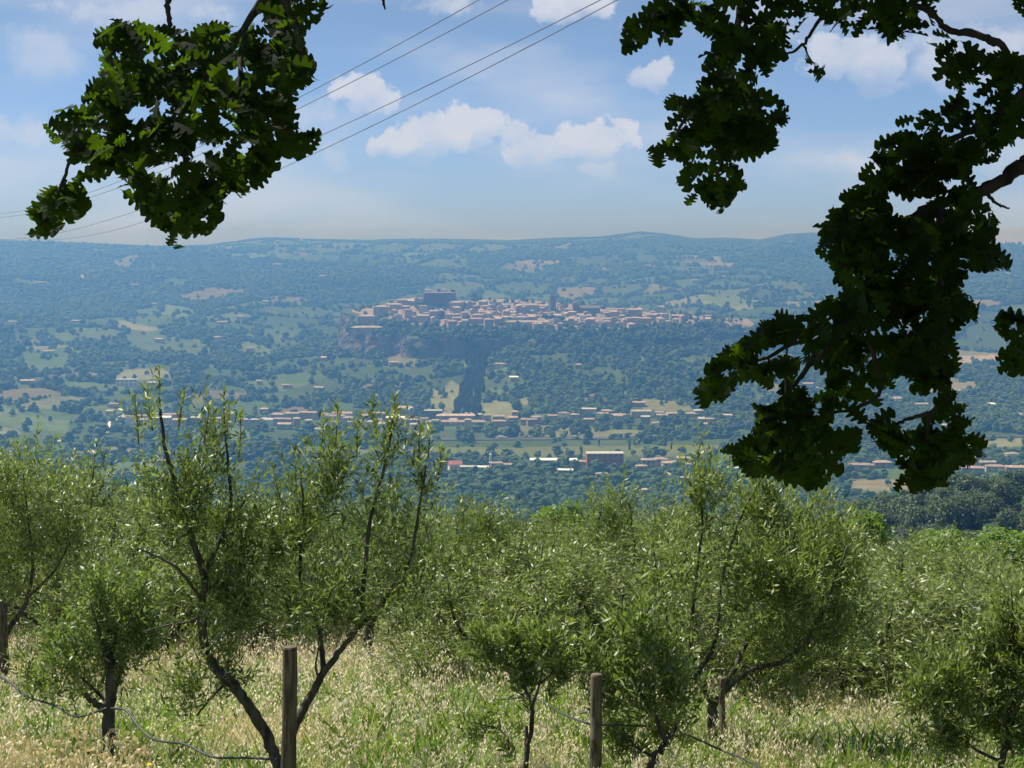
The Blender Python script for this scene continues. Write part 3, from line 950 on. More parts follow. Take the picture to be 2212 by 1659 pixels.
    mb = wall_shape(46, 18, 17); obj('nave', mb.mesh('nave', [M['tuff']]), root, (16, 0, 0))
    rb = MB(); roof_shape(rb, 46, 18, 17, 5, 'gable'); obj('roof', rb.mesh('roof', [M['tuff']]), root, (16, 0, 0))
    mb = MB(); mb.box(-8, 4, -6, 6, -3, 27); mb.add([(-8, -6, 27.02), (4, -6, 27.02), (4, 6, 27.02), (-8, 6, 27.02), (-2, 0, 35)], [[(0, 1, 4), (1, 2, 4), (2, 3, 4), (3, 0, 4)]])
    obj('bell_tower', mb.mesh('bell_tower', [M['tuff']]), root, (-10, -2, 0))
    p = on_ground(1366, 3340); p[2] = float(plateau_top(np.array([p[0]]), np.array([p[1]]))[0])
    root = empty('chapel_tower', p, .2); tag(root, 'squat domed tower at the right of the dark church in town', 'tower')
    mb = MB(); mb.box(-6, 6, -6, 6, -3, 20); obj('shaft', mb.mesh('shaft', [M['tuff']]), root)
    mb = MB(); mb.tube([(0, 0, 20.02), (0, 0, 22), (0, 0, 24), (0, 0, 25.5), (0, 0, 26)], [6, 5.6, 4.2, 2, .3], 12); obj('dome', mb.mesh('dome', [M['tuff']]), root)


build_town()


def build_valley_buildings():
    g = np.random.default_rng(33)
    # the long white roofed shed
    p = on_ground(1195, 2015)
    CLEAR.append((p[0], p[1], 42, 22, 40))
    root = empty('long_shed', p, -.03); tag(root, 'very long low shed with a bright white roof in the valley', 'shed')
    obj('wall', wall_shape(48, 10, 5).mesh('wall', [M['wall']]), root, (6, 0, 0)); rb = MB(); roof_shape(rb, 48, 14, 5, 1.9, 'gable'); obj('roof', rb.mesh('roof', [M['white_roof']]), root, (6, 0, 0))
    obj('annex_wall', wall_shape(9, 9, 5).mesh('annex_wall', [M['wall']]), root, (-25, 0, 0)); rb = MB(); roof_shape(rb, 9, 14, 5, 1.9, 'gable'); obj('annex_roof', rb.mesh('annex_roof', [M['white_roof']]), root, (-25, 0, 0))
    p = on_ground(1306, 1990)
    house('red_mill', p, .02, 46, 20, 17, 1, 'flat', 'big dark red mill building with a flat grey roof right of the white shed', 'mill', None, 'red_wall', 'grey_roof', (7, 3))
    p = on_ground(1260, 2000); house('pale_annex', p, 0, 24, 8, 4.5, 1.2, 'gable', 'pale low annex between the white shed and the red mill', 'annex')
    p = on_ground(1060, 1995)
    CLEAR.append((p[0], p[1], 6, 10, 40))
    root = empty('silo', p); tag(root, 'slim white silo tower standing among valley trees', 'silo')
    mb = MB(); mb.tube([(0, 0, -2), (0, 0, 14)], 1.6, 10); obj('shaft', mb.mesh('shaft', [M['white_wall']]), root)
    mb = MB(); mb.tube([(0, 0, 14.02), (0, 0, 16)], [2.1, 1.2], 10); obj('cap', mb.mesh('cap', [M['white_wall']]), root)
    mb = MB(); mb.box(-2.6, 2.6, -2, 2, -2, 4.5); obj('base', mb.mesh('base', [M['white_wall']]), root)
    p = on_ground(983, 1955)
    house('red_barn', p, .3, 16, 10, 7, 4.5, 'gable', 'bright red roofed barn at the left of the white houses', 'barn', None, 'white_wall', 'red_tarp', (3, 1))
    H = [(1012, 1940, 20, 9, 6, 'wall', 'grey_roof', 'cream house with grey roof beside the red barn'), (1042, 1945, 16, 8, 5, 'white_wall', 'white_roof', 'low white house with white roof, second right of the red barn'),
         (1072, 1960, 14, 9, 8, 'wall', 'roof', 'ochre tower house below the white silo'), (1090, 1965, 17, 9, 5.5, 'wall', 'roof', 'long terracotta roofed house right of the ochre tower house'),
         (1222, 1930, 18, 8, 3.5, 'wall', 'white_roof', 'low house with small white roof below the long shed'), (1300, 1890, 14, 8, 5, 'wall', 'roof', 'pink roofed house below the red mill'),
         (1400, 1975, 18, 11, 10, 'wall', 'roof', 'tall ochre house right of the red mill'), (1425, 1990, 20, 11, 9, 'wall', 'roof', 'wide terracotta house, second right of the red mill'), (1450, 1965, 24, 12, 8, 'wall', 'roof', 'broad peach house, third right of the red mill'),
         (1475, 1985, 16, 11, 11, 'wall', 'roof', 'tall peach house, fourth right of the red mill'), (1385, 1950, 14, 9, 6, 'wall', 'roof', 'small house in front of the houses right of the mill'), (1495, 1960, 16, 10, 7, 'wall', 'roof', 'low house at the right end of the peach houses'),
         (1400, 1770, 15, 9, 4, 'wall', 'roof', 'pinkish farmhouse roof just above the olive tops'), (1480, 1860, 14, 9, 5, 'wall', 'roof', 'small terracotta house left of the oak leaves'),
         (1860, 1950, 30, 12, 8, 'wall', 'roof', 'long house under the oak at the right, terracotta roof'), (1905, 1980, 22, 12, 7, 'wall', 'roof', 'house right of the long house under the oak'),
         (2100, 1930, 26, 12, 7, 'wall', 'roof', 'bright red roofed house near the right edge'), (2150, 1945, 24, 12, 7, 'wall', 'roof', 'terracotta house, second from the right edge'), (2195, 1930, 26, 12, 8, 'wall', 'roof', 'orange roofed house at the right edge'),
         (2130, 1990, 22, 10, 6, 'wall', 'roof', 'pale roofed house behind the red roofed house at right'), (700, 2010, 20, 10, 6, 'white_wall', 'white_roof', 'white roofed barn seen between the olive shoots'), (345, 1990, 20, 10, 6, 'wall', 'roof', 'terracotta house glimpsed through the left olive shoots')]
    for (px, y, w, d, h, wm, rm, lab) in H:
        house('valley_house', on_ground(px, y), g.uniform(-.2, .2), w, d, h, d * .17, 'gable' if g.random() < .6 else 'hip', lab, 'house', 'houses on the valley floor', wm, rm, (3, 1 if h < 7 else 2), g.random() < .5)
    # the village strung along the hill foot
    n = 0
    for (row, y0, xa, xb) in (('upper', 2530, 480, 1500), ('middle', 2465, 230, 1560), ('lower', 2405, 200, 1150)):
        px = xa; k = 0
        while px < xb:
            w = g.uniform(10, 18) if g.random() < .75 else g.uniform(20, 34)
            dp = w * F / y0
            px += dp / 2 + g.uniform(2, 10) + (g.uniform(10, 70) if g.random() < .30 else 0)
            c = on_ground(px, y0 + g.normal(0, 26)); px += dp / 2
            k += 1
            if 945 < px < 1010 and row == 'upper': continue
            h = g.uniform(6, 12); d = g.uniform(9, 14)
            rm = 'grey_roof' if g.random() < .12 else ('white_roof' if g.random() < .01 else 'roof')
            wm = 'white_wall' if g.random() < .06 else 'wall'
            o = little_house('village_house', c, g.uniform(-.25, .25), w, d, h, d * .16, 'gable' if g.random() < .55 else 'hip', wm, rm)
            tag(o, '%s %s, %s from the left in the %s line along the hill foot' % ('long' if w > 22 else 'small', {'roof': 'terracotta roofed house', 'grey_roof': 'grey roofed building', 'white_roof': 'white roofed building'}[rm], ordinal(k), row),
                'house', 'village houses along the hill foot')
    p = on_ground(985, 2440); house('station_hall', p, 0, 92, 16, 6, 2.4, 'hip', 'very long low hall with pink hipped roof below the cypress avenue', 'hall', None, 'wall', 'roof', (12, 1))
    p = on_ground(985, 2462); house('station_hall', p, 0, 60, 14, 13, 2.6, 'hip', 'upper pink roofed hall behind the long low hall', 'hall', None, 'wall', 'roof', (10, 2))
    p = on_ground(873, 2520); house('apartment_block', p, .1, 30, 15, 19, 3, 'hip', 'tall pinkish apartment block left of the pale field', 'apartment block', None, 'wall', 'roof', (5, 4))
    p = on_ground(937, 2500); house('apartment_block', p, -.05, 28, 14, 17, 2, 'flat', 'blue grey flat roofed apartment block below the pale field', 'apartment block', None, 'tuff', 'grey_roof', (6, 4))
    p = on_ground(280, 2700); house('farm_block', p, .05, 36, 14, 11, 1, 'flat', 'grey white flat roofed farm building at the left edge of the village', 'farm building', None, 'white_wall', 'grey_roof', (5, 2))
    # scattered farms on the slopes
    far = [(165, 700), (330, 660), (345, 740), (245, 880), (105, 765), (480, 700), (520, 690), (575, 655), (540, 760), (600, 575), (330, 835), (560, 830), (470, 735), (700, 600), (745, 590), (850, 790), (620, 838), (690, 845), (1110, 823), (1250, 795),
           (1310, 898), (1295, 900), (1430, 905), (1520, 925), (1380, 878), (890, 755), (1080, 795), (1500, 610), (1560, 600), (1640, 620), (1700, 600), (700, 780), (1940, 870), (1990, 880), (2060, 850), (2150, 800), (2110, 690), (2190, 770), (2050, 930), (2200, 905),
           (2140, 880), (60, 830), (30, 700), (205, 590), (290, 620), (90, 615), (1760, 845), (1745, 835), (2185, 990), (2100, 1000), (1950, 1000)]
    names = {}
    for i, (px, py) in enumerate(far):
        p = ground_at(px, py)
        sc = 1 + max(0, (p[1] - 3000) / 4000)
        wm = 'white_wall' if g.random() < .14 else 'wall'; rm = 'white_roof' if g.random() < .06 else 'roof'
        o = little_house('farmhouse', p, g.uniform(-.4, .4), g.uniform(11, 24) * sc, 10, g.uniform(5, 8), 2, 'gable' if g.random() < .6 else 'hip', wm, rm)
        side = 'far left' if px < 300 else 'left' if px < 760 else 'middle' if px < 1560 else 'right'
        hgt = 'high on the hills' if py < 640 else 'halfway up the slopes' if py < 790 else 'low near the valley floor'
        key = '%s farmhouse with %s roof, {} from the left, %s at %s' % ('white' if wm == 'white_wall' else 'ochre', 'white' if rm == 'white_roof' else 'terracotta', hgt, side)
        key = key.replace('high on the hills', 'high up').replace('halfway up the slopes', 'halfway up').replace('low near the valley floor', 'low down')
        names.setdefault((hgt, side), []).append((px, o, key))
    for lst in names.values():
        for k, (px, o, key) in enumerate(sorted(lst, key=lambda t: t[0])):
            tag(o, key.format(ordinal(k + 1)), 'farmhouse', 'farmhouses scattered over the slopes')


build_valley_buildings()

# ------------------------------------------------------------------ roads
def strip(name, pts, w, matl, lift=.4, n=140):
    P = smooth_path(pts, n)
    T = np.gradient(P, axis=0); T[:, 2] = 0; T /= np.linalg.norm(T, axis=1, keepdims=True)
    nrm = np.stack([-T[:, 1], T[:, 0], 0 * T[:, 0]], 1)
    V = []
    for s in (-1, 1):
        q = P + nrm * s * w / 2
        q[:, 2] = Hgt(q[:, 0], q[:, 1]) + lift
        V.append(q)
    z = np.maximum(V[0][:, 2], V[1][:, 2]); V[0][:, 2] = z; V[1][:, 2] = z
    B = [v - np.array([0, 0, lift + 1.5]) for v in V]
    A = np.vstack([V[0], V[1], B[0], B[1]])
    i = np.arange(n - 1)
    q = np.concatenate([np.stack([i, i + 1, n + i + 1, n + i], 1), np.stack([2 * n + i, 2 * n + i + 1, i + 1, i], 1), np.stack([n + i, n + i + 1, 3 * n + i + 1, 3 * n + i], 1)])
    me = mesh_np(name, A, [q], [matl])
    o = obj(name, me); o['kind'] = 'structure'
    return o


hw = [on_ground(px, y) for px, y in ((200, 2170), (620, 2225), (900, 2262), (1200, 2270), (1560, 2285), (2300, 2300))]
strip('highway', hw, 22, M['asphalt'], 1.2).update_tag()
strip('farm_road', [ground_at(*q) for q in ((232, 935), (236, 922), (238, 912), (262, 905), (300, 902))], 3.5, M['white_line'], .6, 40)
strip('hill_road', [ground_at(*q) for q in ((1005, 905), (1018, 885), (1030, 868))], 5, noisy('pale_track', (.36, .32, .24), (.46, .41, .32), .1), .5, 40)


def truck(px, y, length, label):
    p = on_ground(px, y); p[2] = p[2] + 1.25
    root = empty('truck', p, .05); tag(root, label, 'truck', 'trucks on the valley highway')
    mb = MB(); mb.box(-length / 2, length / 2 - 2.6, -1.25, 1.25, 1.0, 4.0); obj('cargo_box', mb.mesh('cargo_box', [M['truck_white']]), root)
    mb = MB(); mb.box(length / 2 - 2.4, length / 2, -1.2, 1.2, .6, 3.1); obj('cab', mb.mesh('cab', [M['truck_white']]), root)
    wm = MB(); wm.tube([(0, -1.2, .5), (0, 1.2, .5)], .5, 10); wme = wm.mesh('wheel', [M['tyre']])
    for wx in (-length / 2 + 1, -length / 2 + 2.4, length / 2 - 1.3): obj('wheel', wme, root, (wx, 0, 0))


truck(1357, 2278, 13, 'long white truck on the highway right of the white shed')
truck(1240, 2270, 9, 'short white truck on the highway above the white shed')
truck(1085, 2268, 10, 'white truck on the highway below the pink halls')

# ------------------------------------------------------------------ single trees of the valley
def trunk_mesh(h, r):
    mb = MB(); mb.tube([(0, 0, -1), (0, 0, h * .5), (0, 0, h)], [r, r * .8, r * .5], 6)
    return mb.mesh('trunk', [M['trunk_far']])


TRUNK = trunk_mesh(1.0, .06)


def valley_tree(name, p, s, hs, crown, label, cat, group):
    root = empty(name, p, random.uniform(0, 6.28)); tag(root, label, cat, group)
    c = obj('crown', crown, root, (0, 0, .08 * s)); c.scale = (s, s, hs)
    t = obj('trunk', TRUNK, root); t.scale = (s * .5, s * .5, .35 * hs)
    return root


def cypress_mesh(seed):
    g = np.random.default_rng(seed); mb = MB()
    zz = np.linspace(.04, 1, 9); rr = .13 * np.sin(np.pi * np.clip(zz, .02, 1) ** .75) + .012
    sides = 9
    V = []
    for z, r in zip(zz, rr):
        a = np.arange(sides) * 2 * np.pi / sides + g.uniform(0, .6)
        q = r * (1 + .25 * g.standard_normal(sides)); V.append(np.stack([np.cos(a) * q, np.sin(a) * q, z + .015 * g.standard_normal(sides)], 1))
    n = len(zz); i = np.arange(n - 1)[:, None] * sides; j = np.arange(sides)[None]; k = (j + 1) % sides
    mb.add(np.vstack(V), [np.stack([i + j, i + k, i + sides + k, i + sides + j], -1).reshape(-1, 4)])
    return mb.mesh('cypress_crown', [M['cypress']])


CYP = [cypress_mesh(k) for k in range(3)]


def build_valley_trees():
    g = np.random.default_rng(5)
    special = [(1182, 1660, 21, 15, 0, 'round dark tree standing alone just above the olive tops', 'broadleaf_tree'), (1130, 1720, 19, 15, 0, 'wide dark tree left of the round dark tree', 'broadleaf_tree'), (1090, 1760, 20, 15, 1, 'dark spreading tree behind the olive spire', 'broadleaf_tree'),
               (1160, 1790, 22, 16, 2, 'broad tree behind the round dark tree', 'broadleaf_tree'), (1040, 1800, 20, 15, 3, 'tree below the red barn', 'broadleaf_tree'), (1000, 1830, 22, 15, 4, 'tree at the left below the red barn', 'broadleaf_tree'),
               (1255, 2070, 9, 20, 5, 'tall poplar behind the white shed, right one of two', 'poplar_tree'), (1225, 2075, 8, 17, 5, 'poplar behind the white shed, left one of two', 'poplar_tree'), (1293, 2180, 8, 16, 5, 'lone tree on the pale field by the highway', 'poplar_tree'), (1360, 2130, 9, 17, 5, 'tall tree behind the red mill', 'poplar_tree'),
               (1060, 2090, 16, 14, 1, 'round tree above the silo', 'broadleaf_tree'), (1205, 2360, 12, 12, 2, 'dark tree below the pink roofs by the highway', 'broadleaf_tree'), (1110, 2370, 20, 15, 3, 'clump like tree right below the station hall', 'broadleaf_tree'), (1030, 2360, 22, 15, 4, 'dark wide tree below the left of the hall', 'broadleaf_tree'),
               (1300, 2450, 22, 17, 0, 'big dark tree at the right of the village', 'broadleaf_tree'), (1360, 2440, 24, 16, 1, 'wide dark tree right of the big dark village tree', 'broadleaf_tree')]
    for (px, y, s, h, c, lab, nm) in special:
        p = on_ground(px, y)
        if c == 5: valley_tree(nm, p, s, h / 2.9, POPLAR, lab, 'tree', 'poplars of the valley')
        else: valley_tree(nm, p, s, h, CROWNS[c], lab, 'tree', 'single trees of the valley floor')
    for i in range(80):
        px, y = g.uniform(700, 1860), g.uniform(1640, 2100)
        if abs(px - 1195) < 75 and 1900 < y < 2040: continue
        s = g.uniform(9, 17)
        t = valley_tree('broadleaf_tree', on_ground(px, y), s, s * g.uniform(.7, 1), CROWNS[i % 5], 'leafy tree among the fields and houses of the valley floor', 'tree', 'trees among the valley fields')
        t['label'] = '%s tree, %s %s' % ('big broad' if s > 14 else 'small round' if s < 11 else 'middling', 'in front of' if y < 1890 else 'beside' if y < 1990 else 'behind',
                                       'the red barn and silo' if px < 1120 else 'the white shed' if px < 1255 else 'the red mill' if px < 1360 else 'the peach houses' if px < 1500 else 'the long house under the oak')
    # dark avenue of cypresses up the hill, double line with the old track between
    a, b = [(1033, 775), (1022, 805), (1012, 840), (1000, 875), (988, 915)], [(1046, 778), (1036, 810), (1030, 845), (1024, 880), (1016, 912)]
    k = 0
    for line, nm, sh in ((a, 'left', -7), (a, 'middle', 8), (b, 'right', 4)):
        G = np.array([ground_at(*q) for q in line]); G[:, 0] += sh
        AVENUE.extend([(G[i][0], G[i][1], G[i + 1][0], G[i + 1][1]) for i in range(len(G) - 1)])
        P = smooth_path(G, 44)
        for i, p in enumerate(P):
            q = p + np.array([g.normal(0, 4), g.uniform(-7, 7), 0]); q[2] = Hgt(q[:1], q[1:2])[0] - .3
            h = g.uniform(14, 22)
            root = empty('cypress_tree', q, g.uniform(0, 6)); tag(root, 'dark cypress, %s from the top in the %s line of the hill avenue' % (ordinal(i + 1), nm), 'cypress', 'cypresses of the avenue up the hill')
            c = obj('crown', CYP[k % 3], root); c.scale = (h * 1.4, h * 1.4, h); k += 1
            t = obj('trunk', TRUNK, root); t.scale = (3, 3, h * .12)
    for px, y, h, lab in ((1350, 3300, 18, 'lone cypress right of the domed tower in town'), (1382, 3280, 16, 'dark cypress at the right end of the town roofs'), (1262, 3215, 20, 'cypress before the dark church'), (1005, 3340, 16, 'cypress on the ridge right of the palace'), (1283, 3290, 12, 'small cypress before the nave')):
        p = on_ground(px, y); p[2] = float(plateau_top(p[:1], p[1:2])[0])
        root = empty('cypress_tree', p); tag(root, lab, 'cypress', 'cypresses in the town')
        c = obj('crown', CYP[1], root); c.scale = (h * 1.3, h * 1.3, h); t = obj('trunk', TRUNK, root); t.scale = (3, 3, h * .12)
    for i in range(34):   # trees between the town houses
        px, y = g.uniform(800, 1480), g.uniform(3075, 3300)
        if i < 6: px, y = g.uniform(1205, 1235), 3085 + i * 32
        if 6 <= i < 14: px, y = g.uniform(890, 980), g.uniform(3200, 3300)
        p = on_ground(px, y)
        if plateau_q(p[:1], p[1:2])[0] > .95: continue
        p[2] = float(plateau_top(p[:1], p[1:2])[0])
        s = g.uniform(10, 17)
        valley_tree('town_tree', p, s, s, CROWNS[i % 5], '%s dark tree growing between the houses %s' % ('big' if s > 13.5 else 'small', 'below the palace' if px < 1000 else 'left of the tower' if px < 1190 else 'in the gap below the tower' if px < 1240 else 'below the church' if px < 1340 else 'at the right end of town'), 'tree', 'trees inside the hill town')


build_valley_trees()
build_woodland()

# ------------------------------------------------------------------ power cables
def cable(p0, p1, label):
    n = 70
    t = np.linspace(-.35, 1.35, n)[:, None]
    P = p0 * (1 - t) + p1 * t
    mid = 4 * t * (1 - t)
    P[:, 2] -= (1.6 * mid)[:, 0]
    mb = MB(); mb.tube(P, .017, 6)
    o = obj('power_cable', mb.mesh('power_cable', [M['cable']], True)); tag(o, label, 'cable', 'overhead cables of the power line')


for (xa, ya, xb, yb, da, db, lab) in ((1030, 2, 0, 462, 62, 190, 'uppermost of the four power cables crossing the sky'), (1097, 0, 0, 470, 61, 185, 'second power cable from the top'),
                                      (1297, 0, 40, 516, 55, 190, 'third power cable from the top'), (1333, 0, 130, 517, 53, 180, 'lowest of the four power cables')):
    # ends aimed so the sagging cable passes the two points seen
    cable(W(xa, ya, da), W(xb, yb, db), lab)

# ------------------------------------------------------------------ branching helper: joins tips to a skeleton
class Grow:
    def __init__(self, cap=40000):
        self.P = np.zeros((cap, 3)); self.R = np.zeros(cap); self.n = 0

    def add(self, pts, rad):
        k = len(pts)
        self.P[self.n:self.n + k] = pts; self.R[self.n:self.n + k] = rad; self.n += k

    def join(self, mb, tip, r_tip, g, droop=0.0, maxr=.012, sides=4, step=.12):
        d = self.P[:self.n] - tip
        dist = np.einsum('ij,ij->i', d, d)
        k = int(np.argmin(dist))
        a = self.P[k]; L = math.sqrt(dist[k])
        if L < .01: return
        m = max(2, int(L / step) + 2)
        t = np.linspace(0, 1, m)[:, None]
        bow = np.array([0, 0, -.18 * L]) + g.standard_normal(3) * .06 * L
        P = a * (1 - t) + tip * t + bow * (t * (1 - t)) * 2
        r0 = min(maxr, max(r_tip, self.R[k] * .6))
        mb.tube(P, np.linspace(r0, r_tip, m), sides, cap=False)
        if m > 2: self.add(P[1:], np.linspace(r0, r_tip, m)[1:])
        else: self.add(P[1:], [r_tip])


# ------------------------------------------------------------------ olive trees
def leaves_on_shoots(B, D, Ls, per, ll, lw, g, keep=1.0):
    """B base, D unit direction, Ls lengths -> leaf faces in opposite pairs"""
    n = len(B)
    t = np.tile(np.repeat(np.linspace(.08, 1, per // 2), 2)[None], (n, 1))
    sgn = np.tile(np.tile([1, -1], per // 2)[None], (n, 1))
    perp = np.cross(D, g.standard_normal((n, 3))); perp /= np.linalg.norm(perp, axis=1, keepdims=True)
    perp2 = np.cross(D, perp)
    alt = np.tile(np.repeat(np.arange(per // 2) % 2, 2)[None], (n, 1))[..., None]
    side = (perp[:, None] * (1 - alt) + perp2[:, None] * alt) * sgn[..., None]
    pos = B[:, None] + D[:, None] * (t * Ls[:, None])[..., None]
    ang = g.uniform(.45, 1.05, (n, per))[..., None]
    ld = D[:, None] * np.cos(ang) + side * np.sin(ang) + g.standard_normal((n, per, 3)) * .18
    pos = pos.reshape(-1, 3); ld = ld.reshape(-1, 3)
    if keep < 1:
        k = g.random(len(pos)) < keep; pos, ld = pos[k], ld[k]
    ld /= np.linalg.norm(ld, axis=1, keepdims=True)
    m = len(pos)
    nr = np.array([0, 0, 1.0]) + g.standard_normal((m, 3)) * .75
    w = np.cross(ld, nr); w /= np.linalg.norm(w, axis=1, keepdims=True) + 1e-9
    l = ll * g.uniform(.65, 1.2, m)[:, None]; ww = lw * g.uniform(.8, 1.2, m)[:, None] / 2
    V = np.stack([pos, pos + ld * l * .45 + w * ww, pos + ld * l, pos + ld * l * .45 - w * ww], 1)
    return V.reshape(-1, 3), m


def leaf_mesh(name, V, m, g, matl, old=.004):
    me = mesh_np(name, V, [np.arange(4 * m).reshape(-1, 4)], [matl])
    add_float(me, 'rnd', np.repeat(np.clip(g.normal(.38, .30, m), 0, 1), 4))
    return me


class Olive:
    def __init__(self, name, base, label, seed, leafm='olive_leaf', cat='olive tree', group='olive trees of the grove'):
        self.g = np.random.default_rng(seed)
        self.base = np.asarray(base, float)
        self.root = empty(name, tuple(self.base))
        tag(self.root, label, cat, group)
        self.grow = Grow(); self.leafm = M[leafm]
        self.tw = MB()

    def part(self, name, me):
        return obj(name, me, self.root)

    def limb(self, P, r0, r1, name='limb', sides=8):
        P = smooth_path(P, max(6, int(len(P) * 5)))
        P = P + self.g.standard_normal(P.shape) * np.minimum(.006, r1 * .4)
        R = np.linspace(r0, r1, len(P)) * (1 + .035 * self.g.standard_normal(len(P)))
        mb = MB(); mb.tube(P - self.base, R, sides)
        self.part(name, mb.mesh(name, [M['olive_bark']], True))
        t = np.linspace(0, 1, 3 * len(P)); D = smooth_path(P, 3 * len(P))
        start = int(.25 * len(D)) if name == 'trunk' else 0
        self.grow.add(D[start:], np.linspace(r0, r1, len(D))[start:])

    def crown(self, blobs, n, per, ll, lw, sl=(.22, .5), upw=.75, shell=.5, gap=.36):
        """blobs: (centre xyz, radius xyz)"""
        g = self.g
        vol = np.array([b[1][0] * b[1][2] * (b[2] if len(b) > 2 else 1) for b in blobs]); pick = g.choice(len(blobs), n, p=vol / vol.sum())
        C = np.array([b[0] for b in blobs])[pick]; Rr = np.array([b[1] for b in blobs])[pick]
        d = g.standard_normal((n, 3)); d /= np.linalg.norm(d, axis=1, keepdims=True)
        off = d * (g.random(n) ** shell * np.clip(g.normal(1, .23, n), .4, 1.6))[:, None]
        D = off * .75 + np.array([0, 0, upw]) + g.standard_normal((n, 3)) * .33
        D /= np.linalg.norm(D, axis=1, keepdims=True)
        Ls = g.uniform(sl[0], sl[1], n)
        B = C + off * Rr - D * Ls[:, None] * .6
        keep = fbm(B[:, 0] / .30 + B[:, 1] / .45, B[:, 2] / .30 + B[:, 1] / .5, int(g.integers(0, 999)), 2) > gap
        B, D, Ls = B[keep], D[keep], Ls[keep]; n = len(B)
        d0 = np.min(np.linalg.norm(B[:, None, :] - self.grow.P[None, :self.grow.n:4], axis=2), axis=1)
        for k in np.argsort(d0):
            self.grow.join(self.tw, B[k], .0028, g)
        for k in range(n):
            e = B[k] + D[k] * Ls[k]
            m = B[k] + D[k] * Ls[k] * .5 + g.standard_normal(3) * .01
            self.tw.tube([B[k], m, e], [.0028, .002, .001], 3, cap=False)
        self.V, self.m = leaves_on_shoots(B, D, Ls, per, ll, lw, g, .93)
        me = leaf_mesh('foliage', self.V - self.base, self.m, g, self.leafm)
        f = self.part('foliage', me); f['kind'] = 'stuff'

    def spires(self, paths, per, ll, lw):
        g = self.g
        for P in paths:
            P = smooth_path(np.asarray(P), 9)
            self.grow.join(self.tw, P[0], .004, g)
            mb = MB(); mb.tube(P - self.base, np.linspace(.0045, .0015, 9), 4)
            seg = np.linalg.norm(np.diff(P, axis=0), axis=1); D = np.diff(P, axis=0) / seg[:, None]
            V, m = leaves_on_shoots(P[:-1], D, seg, per, ll, lw, g, .8)
            n0 = mb.n
            mb.add(V - self.base, [np.arange(4 * m).reshape(-1, 4)], 1)
            me = mb.mesh('leafy_shoot', [M['twig'], self.leafm])
            add_float(me, 'rnd', np.concatenate([np.zeros(n0), np.repeat(np.clip(g.normal(.38, .25, m), 0, 1), 4)]))
            self.part('leafy_shoot', me)

    def done(self):
        f = self.part('twigs', self.tw.mesh('twigs', [M['twig']])); f['kind'] = 'stuff'
        return self.root


def gz(x, y):
    return float(Hgt(np.array([x]), np.array([y]))[0])


def pxblobs(blobs, d, g, jit=.15):
    out = []
    for b in blobs:
        px, py, rx, ry = b[:4]
        dd = d + (b[4] if len(b) > 4 else g.uniform(-jit, jit))
        c = W(px, py, dd)
        k = dd / F
        rx, ry = rx * k * 1.12, ry * k * 1.10
        out.append((c, np.array([rx, min(rx, ry) * .5 + .5 * max(rx, ry) * .6, ry]), b[5] if len(b) > 5 else 1))
    return out


def pxpath(path, d, g=None, amp=.0):
    P = []
    for i, q in enumerate(path):
        dd = d + (q[2] if len(q) > 2 else 0)
        P.append(W(q[0], q[1], dd))
    return np.array(P)


LL, LW = .062, .0135


